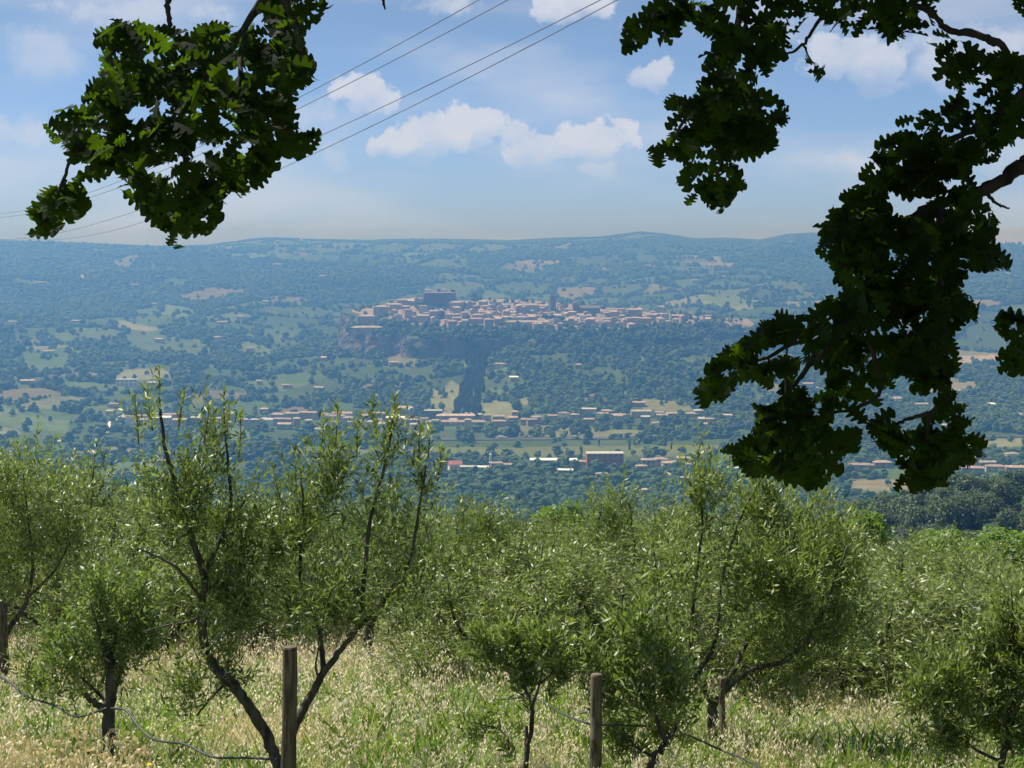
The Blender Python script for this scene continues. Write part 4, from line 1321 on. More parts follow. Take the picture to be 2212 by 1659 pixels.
def near_olives():
    # --- the two limbed olive behind the left post
    d = 9.3
    g = np.random.default_rng(1)
    bx = W(612, 1700, d)[0]; base = np.array([bx, d, gz(bx, d)])
    T = Olive('olive_tree', base, 'tall vase shaped olive with two forking limbs behind the left wooden post', 11)
    T.limb([base - [0, 0, .1], W(610, 1690, d), W(600, 1650, d), W(575, 1588, d), W(545, 1538, d - .05), W(512, 1492, d - .1), W(492, 1466, d - .1)], .038, .031, 'trunk')
    T.limb(pxpath([(492, 1466, -.1), (455, 1432), (438, 1370), (436, 1300), (441, 1250), (424, 1190), (400, 1120), (378, 1045), (356, 960), (346, 885)], d), .033, .008)
    T.limb(pxpath([(440, 1252), (468, 1180, .1), (498, 1100, .2), (492, 1000, .2), (485, 920, .25)], d), .017, .005)
    T.limb(pxpath([(438, 1300), (390, 1235, -.15), (345, 1205, -.2), (300, 1185, -.25)], d), .012, .004)
    T.limb(pxpath([(492, 1470, -.1), (455, 1508, -.15), (425, 1545, -.2)], d), .012, .006)
    T.limb(pxpath([(436, 1330), (400, 1345), (360, 1350, .1), (310, 1365, .1)], d), .008, .003)
    T.limb(pxpath([(610, 1690), (632, 1585, .15), (660, 1522, .18), (690, 1468, .2), (718, 1428, .2), (740, 1398, .2), (775, 1345, .1), (790, 1220, .1), (803, 1110, .1), (832, 1000), (850, 905)], d), .030, .006)
    T.limb(pxpath([(700, 1455, .2), (688, 1360, .3), (650, 1260, .3), (655, 1120, .3), (648, 1010, .3)], d), .018, .005)
    T.limb(pxpath([(755, 1375, .2), (830, 1300), (878, 1230, -.1), (905, 1100, -.1), (922, 1000, -.1)], d), .016, .005)
    T.limb(pxpath([(690, 1468, .2), (682, 1440, .2), (690, 1390, .1), (710, 1290)], d), .008, .004)
    bl = [(365, 925, 58, 80, 0, 1.1), (470, 960, 50, 75, .2, .8), (320, 960, 25, 60, 0, .9), (405, 1075, 100, 105, 0), (510, 1140, 75, 105, .25), (365, 1190, 75, 70, -.1), (470, 1250, 100, 80, .1), (470, 1365, 85, 60, .1, .6), (405, 1480, 48, 70, -.2, .8), (495, 1440, 48, 42, 0, 1.0), (520, 1300, 50, 60),
          (650, 1130, 70, 120, .3), (715, 1010, 55, 80, .2, .9), (835, 970, 50, 75, 0, .9), (912, 1020, 42, 65, -.1, .9), (800, 1140, 120, 115), (745, 1290, 130, 75), (870, 1230, 95, 95, -.1), (640, 1300, 70, 80, .3), (600, 1190, 50, 80, .3)]
    T.crown(pxblobs(bl, d, g), 1300, 20, LL, LW, (.18, .45), gap=.37)
    sp = [((346, 900), (344, 850), (345, 790)), ((300, 960), (296, 910), (291, 855)), ((485, 940), (484, 890), (483, 838)), ((330, 930), (322, 880), (318, 835)), ((385, 930), (392, 880), (398, 845)), ((440, 960), (448, 915), (452, 870)), ((515, 990), (520, 940), (518, 895)), ((690, 990), (697, 940), (700, 890)),
          ((725, 960), (728, 910), (730, 870)), ((850, 930), (853, 890), (852, 855)), ((815, 950), (808, 910), (804, 875)), ((905, 1000), (905, 950), (908, 915)), ((925, 990), (928, 950), (928, 925)), ((640, 1060), (638, 1010), (637, 965)), ((610, 1090), (598, 1050), (590, 1010)), ((945, 1040), (952, 1000), (950, 965)), ((770, 990), (772, 945), (770, 915))]
    T.spires([pxpath(s, d + g.uniform(-.2, .3)) for s in sp], 6, .055, .0125)
    T.done()
    # --- young olive at the lower left
    d = 11.0; x = W(235, 1640, d)[0]; base = np.array([x, d, gz(x, d)])
    T = Olive('olive_tree', base, 'young bushy light green olive with a short thick trunk near the left edge', 12, 'olive_young')
    T.limb([base - [0, 0, .1], W(235, 1590, d), W(236, 1520, d), W(240, 1450, d), W(237, 1400, d)], .052, .030, 'trunk')
    T.limb(pxpath([(237, 1545), (205, 1520, -.1), (183, 1500, -.15)], d), .025, .018)
    T.limb(pxpath([(245, 1500), (262, 1450, .1), (275, 1395, .15), (290, 1340, .2)], d), .020, .006)
    T.limb(pxpath([(236, 1450), (215, 1370, -.1), (195, 1300, -.15)], d), .018, .005)
    T.limb(pxpath([(232, 1520), (160, 1450, .1), (110, 1440, .2), (60, 1470, .25)], d), .012, .004)
    T.limb(pxpath([(240, 1430), (255, 1340), (245, 1270)], d), .014, .004)
    bl = [(235, 1320, 80, 75), (150, 1400, 80, 60), (300, 1370, 60, 60), (180, 1470, 70, 55), (90, 1450, 60, 45, .2), (320, 1310, 40, 50), (240, 1420, 70, 50), (200, 1265, 40, 45, 0, .6), (290, 1270, 35, 50, 0, .6)]
    T.crown(pxblobs(bl, d, g), 400, 20, .060, .0165, (.15, .36), gap=.32)
    T.done()
    # --- left edge
    d = 16.5; x = W(-6, 1480, d)[0]; base = np.array([x, d, gz(x, d)])
    T = Olive('olive_tree', base, 'dense olive cut by the left picture edge with a low forked branch', 13)
    T.limb([base - [0, 0, .1], W(-4, 1440, d), W(2, 1400, d), W(12, 1362, d)], .05, .04, 'trunk')
    T.limb(pxpath([(12, 1362), (40, 1330), (58, 1295), (70, 1220), (60, 1120), (50, 1020)], d), .032, .006)
    T.limb(pxpath([(5, 1370), (-20, 1250, .2), (-30, 1100, .2)], d), .03, .006)
    T.limb(pxpath([(60, 1290), (120, 1230, -.2), (160, 1150, -.2)], d), .018, .005)
    bl = [(60, 1190, 120, 80), (20, 1060, 110, 90), (140, 1150, 90, 80), (-60, 1150, 120, 130), (60, 1260, 100, 40), (60, 990, 60, 50, 0, .7), (190, 1230, 60, 50)]
    T.crown(pxblobs(bl, d, g), 900, 20, .068, .0155, (.2, .42))
    T.done()
    # --- behind the right limb
    d = 18.6; x = W(790, 1450, d)[0]; base = np.array([x, d, gz(x, d)])
    T = Olive('olive_tree', base, 'olive with a pale knotted trunk base seen behind the right limb of the tall olive', 14)
    T.limb([base - [0, 0, .1], W(788, 1440, d), W(794, 1400, d), W(800, 1350, d)], .075, .05, 'trunk')
    T.limb(pxpath([(800, 1355), (840, 1280, -.2), (900, 1200, -.3), (930, 1130, -.3)], d), .035, .006)
    T.limb(pxpath([(798, 1350), (760, 1250), (720, 1160, .2), (700, 1080, .2)], d), .035, .006)
    bl = [(890, 1230, 100, 90), (800, 1180, 110, 100), (700, 1150, 90, 90), (900, 1330, 70, 50), (720, 1270, 90, 60), (600, 1180, 70, 90), (560, 1270, 80, 60)]
    T.crown(pxblobs(bl, d, g), 800, 20, .070, .016, (.2, .42))
    T.done()
    # --- centre left
    d = 17.2; x = W(1040, 1520, d)[0]; base = np.array([x, d, gz(x, d)])
    T = Olive('olive_tree', base, 'broad olive with drooping skirt left of the picture centre line', 15)
    T.limb([base - [0, 0, .1], W(1040, 1470, d), W(1030, 1400, d), W(1012, 1330, d)], .065, .045, 'trunk')
    T.limb(pxpath([(1012, 1330), (1005, 1285), (992, 1235), (985, 1190), (990, 1120)], d), .035, .006)
    T.limb(pxpath([(1020, 1350), (1080, 1290, -.2), (1120, 1200, -.2), (1130, 1130, -.2)], d), .03, .006)
    T.limb(pxpath([(1015, 1340), (950, 1280, .2), (920, 1200, .2)], d), .025, .006)
    bl = [(1000, 1190, 110, 95), (1090, 1200, 100, 100), (960, 1290, 90, 70), (1060, 1310, 110, 80), (1010, 1390, 90, 45), (1140, 1300, 70, 90), (1040, 1110, 60, 50, 0, .7), (1180, 1380, 70, 60)]
    T.crown(pxblobs(bl, d, g), 1050, 20, .068, .0155, (.2, .4))
    T.done()
    # --- young light olive left of the right post
    d = 9.6; x = W(1136, 1690, d)[0]; base = np.array([x, d, gz(x, d)])
    T = Olive('olive_tree', base, 'slender young olive with fresh light green leaves left of the right post', 16, 'olive_young')
    T.limb([base - [0, 0, .1], W(1137, 1650, d), W(1148, 1560, d), W(1150, 1525, d)], .018, .012, 'trunk')
    T.limb(pxpath([(1150, 1525), (1135, 1490), (1110, 1450, .1), (1080, 1415, .1), (1050, 1380, .1)], d), .010, .003)
    T.limb(pxpath([(1150, 1525), (1165, 1480), (1175, 1420), (1180, 1360)], d), .010, .003)
    T.limb(pxpath([(1163, 1480), (1195, 1450, -.1), (1215, 1405, -.1)], d), .007, .003)
    T.limb(pxpath([(1135, 1490), (1130, 1430, -.1), (1120, 1365, -.1)], d), .007, .003)
    T.limb(pxpath([(1100, 1620), (1085, 1580, .1), (1040, 1565, .2), (990, 1555, .2)], d), .008, .003)
    bl = [(1060, 1400, 50, 42), (1110, 1390, 40, 45), (1180, 1385, 42, 45), (1215, 1430, 32, 42), (1140, 1450, 50, 35), (1150, 1500, 40, 30, 0, .5), (1035, 1560, 45, 25, .2, .6), (1105, 1600, 30, 40, .1, .5)]
    T.crown(pxblobs(bl, d, g), 190, 18, .076, .017, (.12, .27), upw=1.1, gap=.1)
    T.done()
    # --- olive right of the right post
    d = 9.5; x = W(1400, 1690, d)[0]; base = np.array([x, d, gz(x, d)])
    T = Olive('olive_tree', base, 'open light green olive with upright sprays just right of the right post', 17, 'olive_young')
    T.limb([base - [0, 0, .1], W(1402, 1660, d), W(1425, 1622, d), W(1440, 1603, d)], .026, .020, 'trunk')
    T.limb(pxpath([(1440, 1603), (1425, 1575), (1415, 1545), (1380, 1490, -.1), (1355, 1420, -.1), (1345, 1350, -.1)], d), .018, .004)
    T.limb(pxpath([(1440, 1603), (1465, 1560, .1), (1470, 1500, .1), (1455, 1430, .1)], d), .015, .004)
    T.limb(pxpath([(1400, 1530), (1410, 1450), (1395, 1370), (1385, 1310)], d), .011, .003)
    T.limb(pxpath([(1420, 1640), (1370, 1610, .1), (1340, 1560, .2)], d), .010, .004)
    bl = [(1340, 1410, 55, 60), (1385, 1360, 40, 60), (1440, 1420, 50, 60), (1310, 1500, 50, 50, 0, .8), (1390, 1490, 60, 55), (1460, 1490, 50, 55), (1345, 1580, 60, 45, .2), (1450, 1570, 50, 45), (1290, 1430, 35, 40, 0, .7)]
    T.crown(pxblobs(bl, d, g), 300, 18, .078, .017, (.14, .36), upw=1.2, gap=.28)
    sp = [((1382, 1340), (1380, 1310), (1376, 1285)), ((1395, 1340), (1402, 1310), (1404, 1290)), ((1345, 1370), (1335, 1345), (1330, 1325))]
    T.spires([pxpath(s, d) for s in sp], 6, .06, .015)
    T.done()
    # --- big olive with the thin stake
    d = 11.4; x = W(1535, 1680, d)[0]; base = np.array([x, d, gz(x, d)])
    T = Olive('olive_tree', base, 'biggest spreading olive tied to a thin stake in the right half', 18)
    T.limb([base - [0, 0, .1], W(1533, 1650, d), W(1540, 1560, d), W(1536, 1515, d)], .045, .036, 'trunk')
    T.limb(pxpath([(1536, 1515), (1520, 1485), (1503, 1460), (1492, 1390, .1), (1500, 1280, .1), (1515, 1150, .1), (1515, 1040, .1)], d), .028, .006)
    T.limb(pxpath([(1540, 1520), (1570, 1490), (1622, 1446, -.1), (1700, 1425, -.15), (1760, 1360, -.2), (1800, 1260, -.2), (1830, 1180, -.2)], d), .026, .006)
    T.limb(pxpath([(1503, 1460), (1545, 1385, .1), (1560, 1250, .2), (1600, 1120, .2), (1640, 1040, .2)], d), .020, .006)
    T.limb(pxpath([(1560, 1500), (1640, 1330, .3), (1700, 1200, .4), (1730, 1110, .4)], d), .022, .006)
    T.limb(pxpath([(1505, 1465), (1440, 1340, .2), (1420, 1240, .2), (1410, 1170, .2)], d), .016, .005)
    bl = [(1515, 1050, 50, 70, .1, .7), (1570, 1110, 80, 80), (1660, 1090, 80, 80, .2), (1740, 1140, 80, 80, .3), (1800, 1190, 50, 70), (1480, 1190, 75, 90), (1580, 1240, 110, 90), (1700, 1260, 110, 90), (1800, 1310, 85, 85), (1530, 1350, 100, 70), (1650, 1370, 110, 70), (1740, 1420, 80, 50, -.1), (1430, 1250, 60, 80, .2), (1600, 1450, 80, 45, 0, .6), (1700, 1500, 60, 45, 0, .5), (1840, 1250, 35, 50)]
    T.crown(pxblobs(bl, d, g), 2000, 20, .068, .0152, (.24, .58), gap=.45)
    sp = [((1510, 1030), (1508, 1000), (1510, 965)), ((1528, 1040), (1534, 1005), (1536, 975)), ((1640, 1050), (1642, 1020), (1640, 995)), ((1690, 1060), (1700, 1030), (1702, 1005)), ((1770, 1110), (1780, 1080), (1785, 1060))]
    T.spires([pxpath(s, d + .2) for s in sp], 6, .055, .0125)
    T.done()
    # --- centre
    d = 18.0; x = W(1320, 1500, d)[0]; base = np.array([x, d, gz(x, d)])
    T = Olive('olive_tree', base, 'rounded dark olive at the picture centre above the right post', 19)
    T.limb([base - [0, 0, .1], W(1322, 1450, d), W(1345, 1380, d), W(1350, 1330, d)], .065, .045, 'trunk')
    T.limb(pxpath([(1350, 1335), (1325, 1280), (1300, 1230), (1290, 1160), (1300, 1090)], d), .035, .006)
    T.limb(pxpath([(1350, 1335), (1380, 1260), (1370, 1170), (1360, 1090)], d), .03, .006)
    bl = [(1320, 1130, 85, 75), (1290, 1220, 90, 90), (1380, 1210, 80, 90), (1330, 1310, 100, 80), (1250, 1300, 70, 80), (1310, 1400, 90, 50), (1420, 1310, 60, 80), (1340, 1080, 40, 40, 0, .7)]
    T.crown(pxblobs(bl, d, g), 1050, 20, .070, .016, (.2, .42))
    T.done()
    # --- right back, greyer
    d = 21.5; x = W(2008, 1450, d)[0]; base = np.array([x, d, gz(x, d)])
    T = Olive('olive_tree', base, 'greyish olive with a low V fork further back at the right', 20)
    T.limb([base - [0, 0, .1], W(2006, 1440, d), W(2006, 1410, d)], .075, .06, 'trunk')
    T.limb(pxpath([(2006, 1420), (2030, 1400), (2055, 1380), (2090, 1310), (2100, 1230)], d), .045, .008)
    T.limb(pxpath([(2006, 1415), (2000, 1380), (1970, 1300), (1930, 1230), (1920, 1180)], d), .045, .008)
    bl = [(1960, 1240, 95, 70), (2060, 1250, 90, 80), (1900, 1300, 70, 70), (2000, 1320, 110, 60), (2120, 1290, 70, 80), (1870, 1380, 60, 50, .3)]
    T.crown(pxblobs(bl, d, g), 900, 20, .080, .019, (.22, .45))
    T.done()
    # --- right foreground
    d = 9.4; x = W(2165, 1700, d)[0]; base = np.array([x, d, gz(x, d)])
    T = Olive('olive_tree', base, 'foreground olive with glossy leaves cut by the right picture edge', 21)
    T.limb([base - [0, 0, .1], W(2165, 1650, d), W(2176, 1590, d), W(2188, 1530, d)], .022, .017, 'trunk')
    T.limb(pxpath([(2188, 1530), (2196, 1450), (2190, 1350), (2185, 1270)], d), .015, .004)
    T.limb(pxpath([(2176, 1590), (2230, 1500, .2), (2260, 1400, .3)], d), .015, .004)
    T.limb(pxpath([(2165, 1645), (2110, 1620, -.1), (2050, 1570, -.2), (2000, 1520, -.2), (1960, 1500, -.2)], d), .011, .003)
    T.limb(pxpath([(2180, 1570), (2120, 1500, .1), (2070, 1430, .2), (2040, 1400, .2)], d), .012, .003)
    bl = [(2185, 1330, 55, 70), (2120, 1400, 70, 60), (2200, 1430, 65, 70), (2050, 1470, 70, 60), (2130, 1520, 90, 65), (1985, 1500, 50, 50, -.2, .8), (2060, 1580, 70, 45, -.2), (2260, 1400, 70, 110), (2200, 1580, 60, 60, 0, .7)]
    T.crown(pxblobs(bl, d, g), 900, 18, LL, LW, (.15, .38), gap=.33)
    T.done()


near_olives()


def back_olives():
    """three built olives, then copies in the rows further down the slope"""
    protos = []
    for k in range(3):
        T = Olive('olive_tree', (0, 0, 0), 'x', 60 + k)
        g = T.g
        T.limb([(0, 0, -.3), (.02, 0, .3), (.05, .03, .62)], .075, .05, 'trunk')
        ends = []
        for j in range(5):
            a = j * 1.256 + g.uniform(-.4, .4); rr = g.uniform(.55, .95); h = g.uniform(1.9, 2.6)
            T.limb([(.05, .03, .6), (rr * .45 * math.cos(a), rr * .45 * math.sin(a), 1.05), (rr * .85 * math.cos(a), rr * .85 * math.sin(a), 1.6), (rr * math.cos(a), rr * math.sin(a), h)], .035, .006)
            ends.append((np.array([rr * math.cos(a), rr * math.sin(a), h - .35]), np.array([.5, .5, .55])))
            ends.append((np.array([rr * 1.15 * math.cos(a + .4), rr * 1.15 * math.sin(a + .4), 1.25]), np.array([.5, .5, .5])))
            ends.append((np.array([rr * 1.2 * math.cos(a - .3), rr * 1.2 * math.sin(a - .3), .66]), np.array([.5, .5, .42])))
        ends.append((np.array([0, 0, 1.8]), np.array([.7, .7, .7])))
        T.crown(ends, 1150, 16, .085, .021, (.25, .55))
        T.done()
        protos.append(T.root)
    g = np.random.default_rng(77)
    spots = [(55, 24, 938, 'leftmost tree of the far row, top against the village'), (165, 26, 965, 'second far row olive from the left edge'), (255, 23, 985, 'olive behind the left tall shoots'), (20, 31, 960, 'olive behind the left edge tree in the furthest row'), (560, 24, 1060, 'olive seen between the two limbs of the tall vase olive'), (640, 30, 1050, 'far olive behind the right limb crown'), (430, 26, 1040, 'olive behind the left limb of the tall vase olive'),
             (985, 27, 1075, 'olive top right of the tall vase olive'), (1085, 30, 1078, 'olive below the red barn, far row'), (1160, 25, 1112, 'low olive at the dip of the tree line'), (1250, 29, 1096, 'olive under the bright bushes at the dip'), (1420, 26, 1070, 'olive between the centre olive and the big one'), (1500, 30, 1060, 'far olive behind the spire of the big olive'),
             (1590, 25, 1040, 'olive behind the big spreading olive, left side'), (1720, 27, 1060, 'olive behind the big spreading olive, right side'), (1850, 24, 1130, 'olive at the right shoulder of the big olive'), (1930, 30, 1165, 'far right olive below the dark wood'), (2090, 28, 1180, 'far olive beneath the bright broadleaf trees'), (2190, 25, 1215, 'olive behind the right foreground one'),
             (340, 31, 1010, 'furthest olive behind the left limb shoots'), (760, 26, 1085, 'far olive in the middle of the vase crown'), (880, 29, 1100, 'far olive right behind the vase crown'), (1340, 32, 1085, 'furthest olive above the centre olive'), (120, 20, 1090, 'mid row olive right of the left edge tree'), (1000, 22.5, 1150, 'mid row olive behind the broad drooping one'),
             (1200, 21, 1190, 'mid row olive between the broad one and the centre one'), (1460, 21, 1150, 'mid row olive behind the centre olive'), (1780, 20, 1190, 'mid row olive behind the big spreading olive'), (620, 20.5, 1120, 'mid row olive behind the left post'), (350, 19.5, 1120, 'mid row olive behind the young bushy one'), (1905, 17.5, 1215, 'low mid row olive right of the biggest olive'), (1690, 22, 1110, 'mid row olive behind the biggest olive, further right'), (2080, 18.5, 1270, 'low mid row olive left of the right foreground one'), (900, 22, 1170, 'mid row olive between vase and broad olive'), (480, 22, 1130, 'mid row olive behind the vase olive left limb'), (1235, 16, 1215, 'bushy olive filling the space left of the centre olive'), (1465, 15, 1240, 'bushy olive between the centre one and the biggest one'), (1830, 14.5, 1260, 'bushy olive under the right shoulder of the biggest olive'), (1935, 15.5, 1300, 'low bushy olive left of the V forked greyish one'), (1095, 15.2, 1290, 'low bushy olive behind the slender young one')]
    used = set()
    for i, (px, d, top, lab) in enumerate(spots):
        src = protos[i % 3]
        x = W(px, 1200, d)[0]; z = gz(x, d); h = W(px, top, d)[2] - z
        s = max(.55, h / 2.85)
        if i % 3 not in used:
            r = src; used.add(i % 3)
        else:
            r = src.copy(); COL.objects.link(r)
            for ch in src.children:
                c = ch.copy(); COL.objects.link(c); c.parent = r
        r['label'] = lab if 'olive' in lab else lab + ' of olives'
        r.location = (x, d, z); r.rotation_euler = (0, 0, g.uniform(0, 6.28))
        r.scale = (max(s, .8) * g.uniform(1.15, 1.45), max(s, .8) * g.uniform(1.15, 1.45), s)


back_olives()

# broadleaf trees at the right and in the dip
def broadleaf(px, d, top, wid, label, seed):
    x = W(px, 1150, d)[0]; z = gz(x, d); h = W(px, top, d)[2] - z
    root = empty('broadleaf_tree', (x, d, z)); tag(root, label, 'tree', 'bright green broadleaf trees')
    me = leafy_crown('crown', seed, 3200, M['broad_leaf'], .034, 9, 1.0)
    c = obj('crown', me, root, (0, 0, h * .05)); c.scale = (wid, wid, h); c['kind'] = 'stuff'
    mb = MB(); mb.tube([(0, 0, -.4), (.05, 0, h * .3), (0, .05, h * .6)], [.09, .07, .03], 7); obj('trunk', mb.mesh('trunk', [M['olive_bark']]), root)


broadleaf(2075, 58, 1128, 3.4, 'bright green broadleaf tree at the right below the dark wood', 801)
broadleaf(2160, 55, 1135, 3.2, 'yellow green broadleaf tree nearest the right edge', 802)
broadleaf(2010, 62, 1150, 2.6, 'smaller bright green tree left of the bright broadleaf pair', 803)
broadleaf(2225, 60, 1150, 3.0, 'bright green tree cut by the right picture edge', 804)
broadleaf(1205, 40, 1082, 1.6, 'small bright leafy tree in the dip of the tree line', 805)
broadleaf(1178, 43, 1090, 1.2, 'smaller bright bush left of the tree in the dip', 806)
broadleaf(1860, 40, 1095, 1.7, 'bright leafy tree at the right shoulder of the biggest olive', 807)

# ------------------------------------------------------------------ posts, stakes, hoses
def post(px, d, top, wpx, label, name='wooden_post', lean=0.0, r_top=None):
    x = W(px, top, d)[0]; z0 = gz(x, d); zt = W(px, top, d)[2]
    r = wpx / 2 * d / F
    h = zt - z0
    root = empty(name, (x - lean, d, z0)); tag(root, label, 'post', 'wooden posts of the grove')
    mb = MB(); n = 10
    t = np.linspace(-.12, 1, n)
    g = np.random.default_rng(int(px))
    P = np.stack([lean * t, .01 * g.standard_normal(n), h * t], 1)
    mb.tube(P, r * (1.06 - .1 * t + .02 * g.standard_normal(n)), 14)
    mb.tube([P[-1] + [0, 0, .001], P[-1] + [0, 0, .012]], [r * .96, r * .84], 14)
    obj('shaft', mb.mesh('shaft', [M['post']], False), root)


post(627, 8.7, 1400, 34, 'grey wooden post in front of the tall two limbed olive', lean=.03)
post(1288, 8.8, 1462, 27, 'dark brown wooden post with a flat cut top right of centre')
post(1561, 11.0, 1468, 14, 'thin grey stake tied to the biggest olive', 'wooden_stake')
post(1137, 9.65, 1572, 9, 'short thin stake beside the slender young olive', 'wooden_stake')
post(3, 16.3, 1306, 24, 'grey post at the left picture edge', lean=-.01)
post(1087, 14.4, 1465, 13, 'thin dark stake behind the slender young olive', 'wooden_stake')
post(1122, 14.8, 1452, 11, 'brown stake right of the thin dark stake', 'wooden_stake')


def hose(path, label, r=.0075):
    P = np.array([W(px, py, d * .86) for px, py, d in path])
    P = smooth_path(P, len(P) * 8)
    mb = MB(); mb.tube(P, r, 7)
    o = obj('irrigation_hose', mb.mesh('irrigation_hose', [M['hose']], True)); tag(o, label, 'hose', 'irrigation hoses slung between the trees')


hose([(-30, 1452, 14), (15, 1470, 13.6), (45, 1495, 13.2), (80, 1512, 13), (120, 1525, 12.8), (165, 1548, 12.4), (230, 1530, 12)], 'grey hose sagging from the left edge to the young bushy olive')
hose([(240, 1530, 11.8), (272, 1535, 11.7), (300, 1570, 11.5), (335, 1598, 11.3), (400, 1608, 11), (440, 1628, 10.8), (470, 1637, 10.6), (530, 1637, 10.4), (600, 1641, 10.2)], 'grey hose curving from the young olive to the left post')
hose([(795, 1413, 18.4), (860, 1440, 17.8), (905, 1462, 17.2), (950, 1463, 16.8), (1000, 1485, 16), (1060, 1510, 15), (1150, 1508, 14.4), (1210, 1540, 13), (1260, 1560, 11.5), (1285, 1565, 10.5)], 'dark hose running from the pale trunk across the meadow to the right post')
hose([(1290, 1566, 10.5), (1350, 1567, 11), (1450, 1575, 11.6), (1558, 1620, 12)], 'dark hose from the right post to the thin stake')
hose([(1563, 1623, 12), (1590, 1632, 11.6), (1625, 1650, 11.2), (1670, 1680, 10.8)], 'dark hose leaving the thin stake at the bottom edge')
hose([(1700, 1505, 17), (1745, 1535, 16.4), (1800, 1545, 16), (1860, 1546, 15.4), (1920, 1560, 14.6), (1960, 1580, 14), (2040, 1600, 13)], 'dark hose lying over dry grass towards the right foreground olive')

# ------------------------------------------------------------------ meadow
def tuft(seed, n, hgt, wid, spread, matl, heads=0, lean=.35, headm=None, leafy=False):
    g = np.random.default_rng(seed)
    V, Fq, Ft, rn, mi = [], [], [], [], []
    k = 0
    a = g.uniform(0, 6.28, n); rr = spread * np.sqrt(g.random(n))
    for i in range(n):
        b = np.array([math.cos(a[i]) * rr[i], math.sin(a[i]) * rr[i], -.03])
        h = hgt * g.uniform(.5, 1.15)
        d = np.array([g.normal(0, lean), g.normal(0, lean), 1.0]); d /= np.linalg.norm(d)
        s = np.cross(d, g.standard_normal(3)); s /= np.linalg.norm(s)
        w = wid * g.uniform(.7, 1.3) / 2
        bend = np.array([g.normal(0, .22), g.normal(0, .22), -.12]) * h
        m = b + d * h * .55 + bend * .3
        e = b + d * h + bend
        V += [b - s * w, b + s * w, m - s * w * (1.2 if leafy else .85), m + s * w * (1.2 if leafy else .85), e]
        Fq.append((k, k + 1, k + 3, k + 2)); Ft.append((k + 2, k + 3, k + 4)); k += 5
        r = float(np.clip(g.normal(.45, .28), 0, 1)); rn += [r] * 5
    nq, ntr = len(Fq), len(Ft)
    hq = []
    for i in range(heads):
        j = g.integers(0, n) * 5 + 4
        for q in range(3):
            e = V[j] + np.array([g.normal(0, .025), g.normal(0, .025), g.uniform(-.10, .01)])
            d = np.array([g.normal(0, .5), g.normal(0, .5), -1.0]); d /= np.linalg.norm(d)
            s = np.cross(d, g.standard_normal(3)); s /= np.linalg.norm(s)
            V += [e, e + d * .013 + s * .0068, e + d * .036, e + d * .013 - s * .0068]
            hq.append((k, k + 1, k + 2, k + 3)); k += 4; rn += [g.random()] * 4
    faces = [np.array(Fq + hq), np.array(Ft)]
    me = mesh_np('grass_tuft', np.array(V), faces, [matl, headm or matl], [0] * nq + [1] * len(hq) + [0] * ntr)
    add_float(me, 'rnd', rn)
    return me


def build_meadow():
    g = np.random.default_rng(9)
    kinds = [('dry_tuft', tuft(1, 40, .42, .0065, .20, M['straw'], 7, headm=M['oat_head'])), ('dry_tuft', tuft(2, 40, .38, .0065, .20, M['straw'], 12, headm=M['oat_head'])), ('dry_tuft', tuft(3, 36, .46, .006, .22, M['straw'], 8, .25, M['oat_head'])), ('oat_tuft', tuft(4, 30, .46, .006, .20, M['straw'], 34, .3, M['oat_head'])),
             ('green_tuft', tuft(5, 50, .42, .009, .18, M['green_grass'], 0, .5)), ('green_tuft', tuft(6, 46, .48, .008, .18, M['green_grass'], 10, .35, M['oat_head'])), ('stalk_tuft', tuft(8, 9, .78, .005, .14, M['straw'], 16, .16, M['oat_head'])), ('weed_tuft', tuft(7, 40, .40, .022, .18, M['green_grass'], 0, .7, None, True))]
    n = 17500
    a = g.uniform(-.37, .37, n); r = np.sqrt(g.uniform(7.5 ** 2, 34 ** 2, n))
    x, y = r * np.sin(a), r * np.cos(a)
    z = Hgt(x, y)
    gr = fbm(x / 2.6 + 8, y / 3.4, 41, 4) + .10 * g.standard_normal(n)
    # greener ground where the picture shows it
    for (px, py, dd, rad, w) in ((900, 1520, 15.5, 1.8, .3), (1010, 1560, 14, 1.4, .3), (60, 1560, 13, 1.6, .2), (1330, 1640, 11, 1.2, .2), (300, 1600, 12, .7, .15), (650, 1430, 19, 3.0, -.2), (1720, 1560, 14, 2.0, -.18), (520, 1500, 15, 2.0, -.18), (950, 1420, 20, 2.0, -.18), (700, 1600, 12, 1.2, -.05), (560, 1420, 18, 2.5, -.25), (480, 1560, 12, 1.0, -.18), (1800, 1480, 17, 2.5, -.25)):
        c = W(px, py, dd)
        gr = gr + w * np.exp(-((x - c[0]) ** 2 + (y - dd) ** 2) / rad ** 2)
    green = gr > .395
    x, y, z = x, y, z
    idx = np.where(green, np.where(g.random(n) < .36, 7, 4 + g.integers(0, 2, n)), g.integers(0, 4, n))
    idx = np.where(g.random(n) < .10, 6, idx)
    s = g.uniform(.65, 1.15, n) * (.72 + .28 * sst(8.5, 13, r)) * np.where(idx == 7, 1.25, 1.0)
    rot = np.zeros((n, 3)); rot[:, 2] = g.uniform(0, 6.28, n); rot[:, 0] = g.normal(0, .12, n); rot[:, 1] = g.normal(0.05, .12, n)
    gn_scatter('meadow_grass', np.stack([x, y, z], 1), rot, np.stack([s, s, s], 1), idx, kinds, 'tall dry oat grass with green weeds covering the grove floor')


build_meadow()


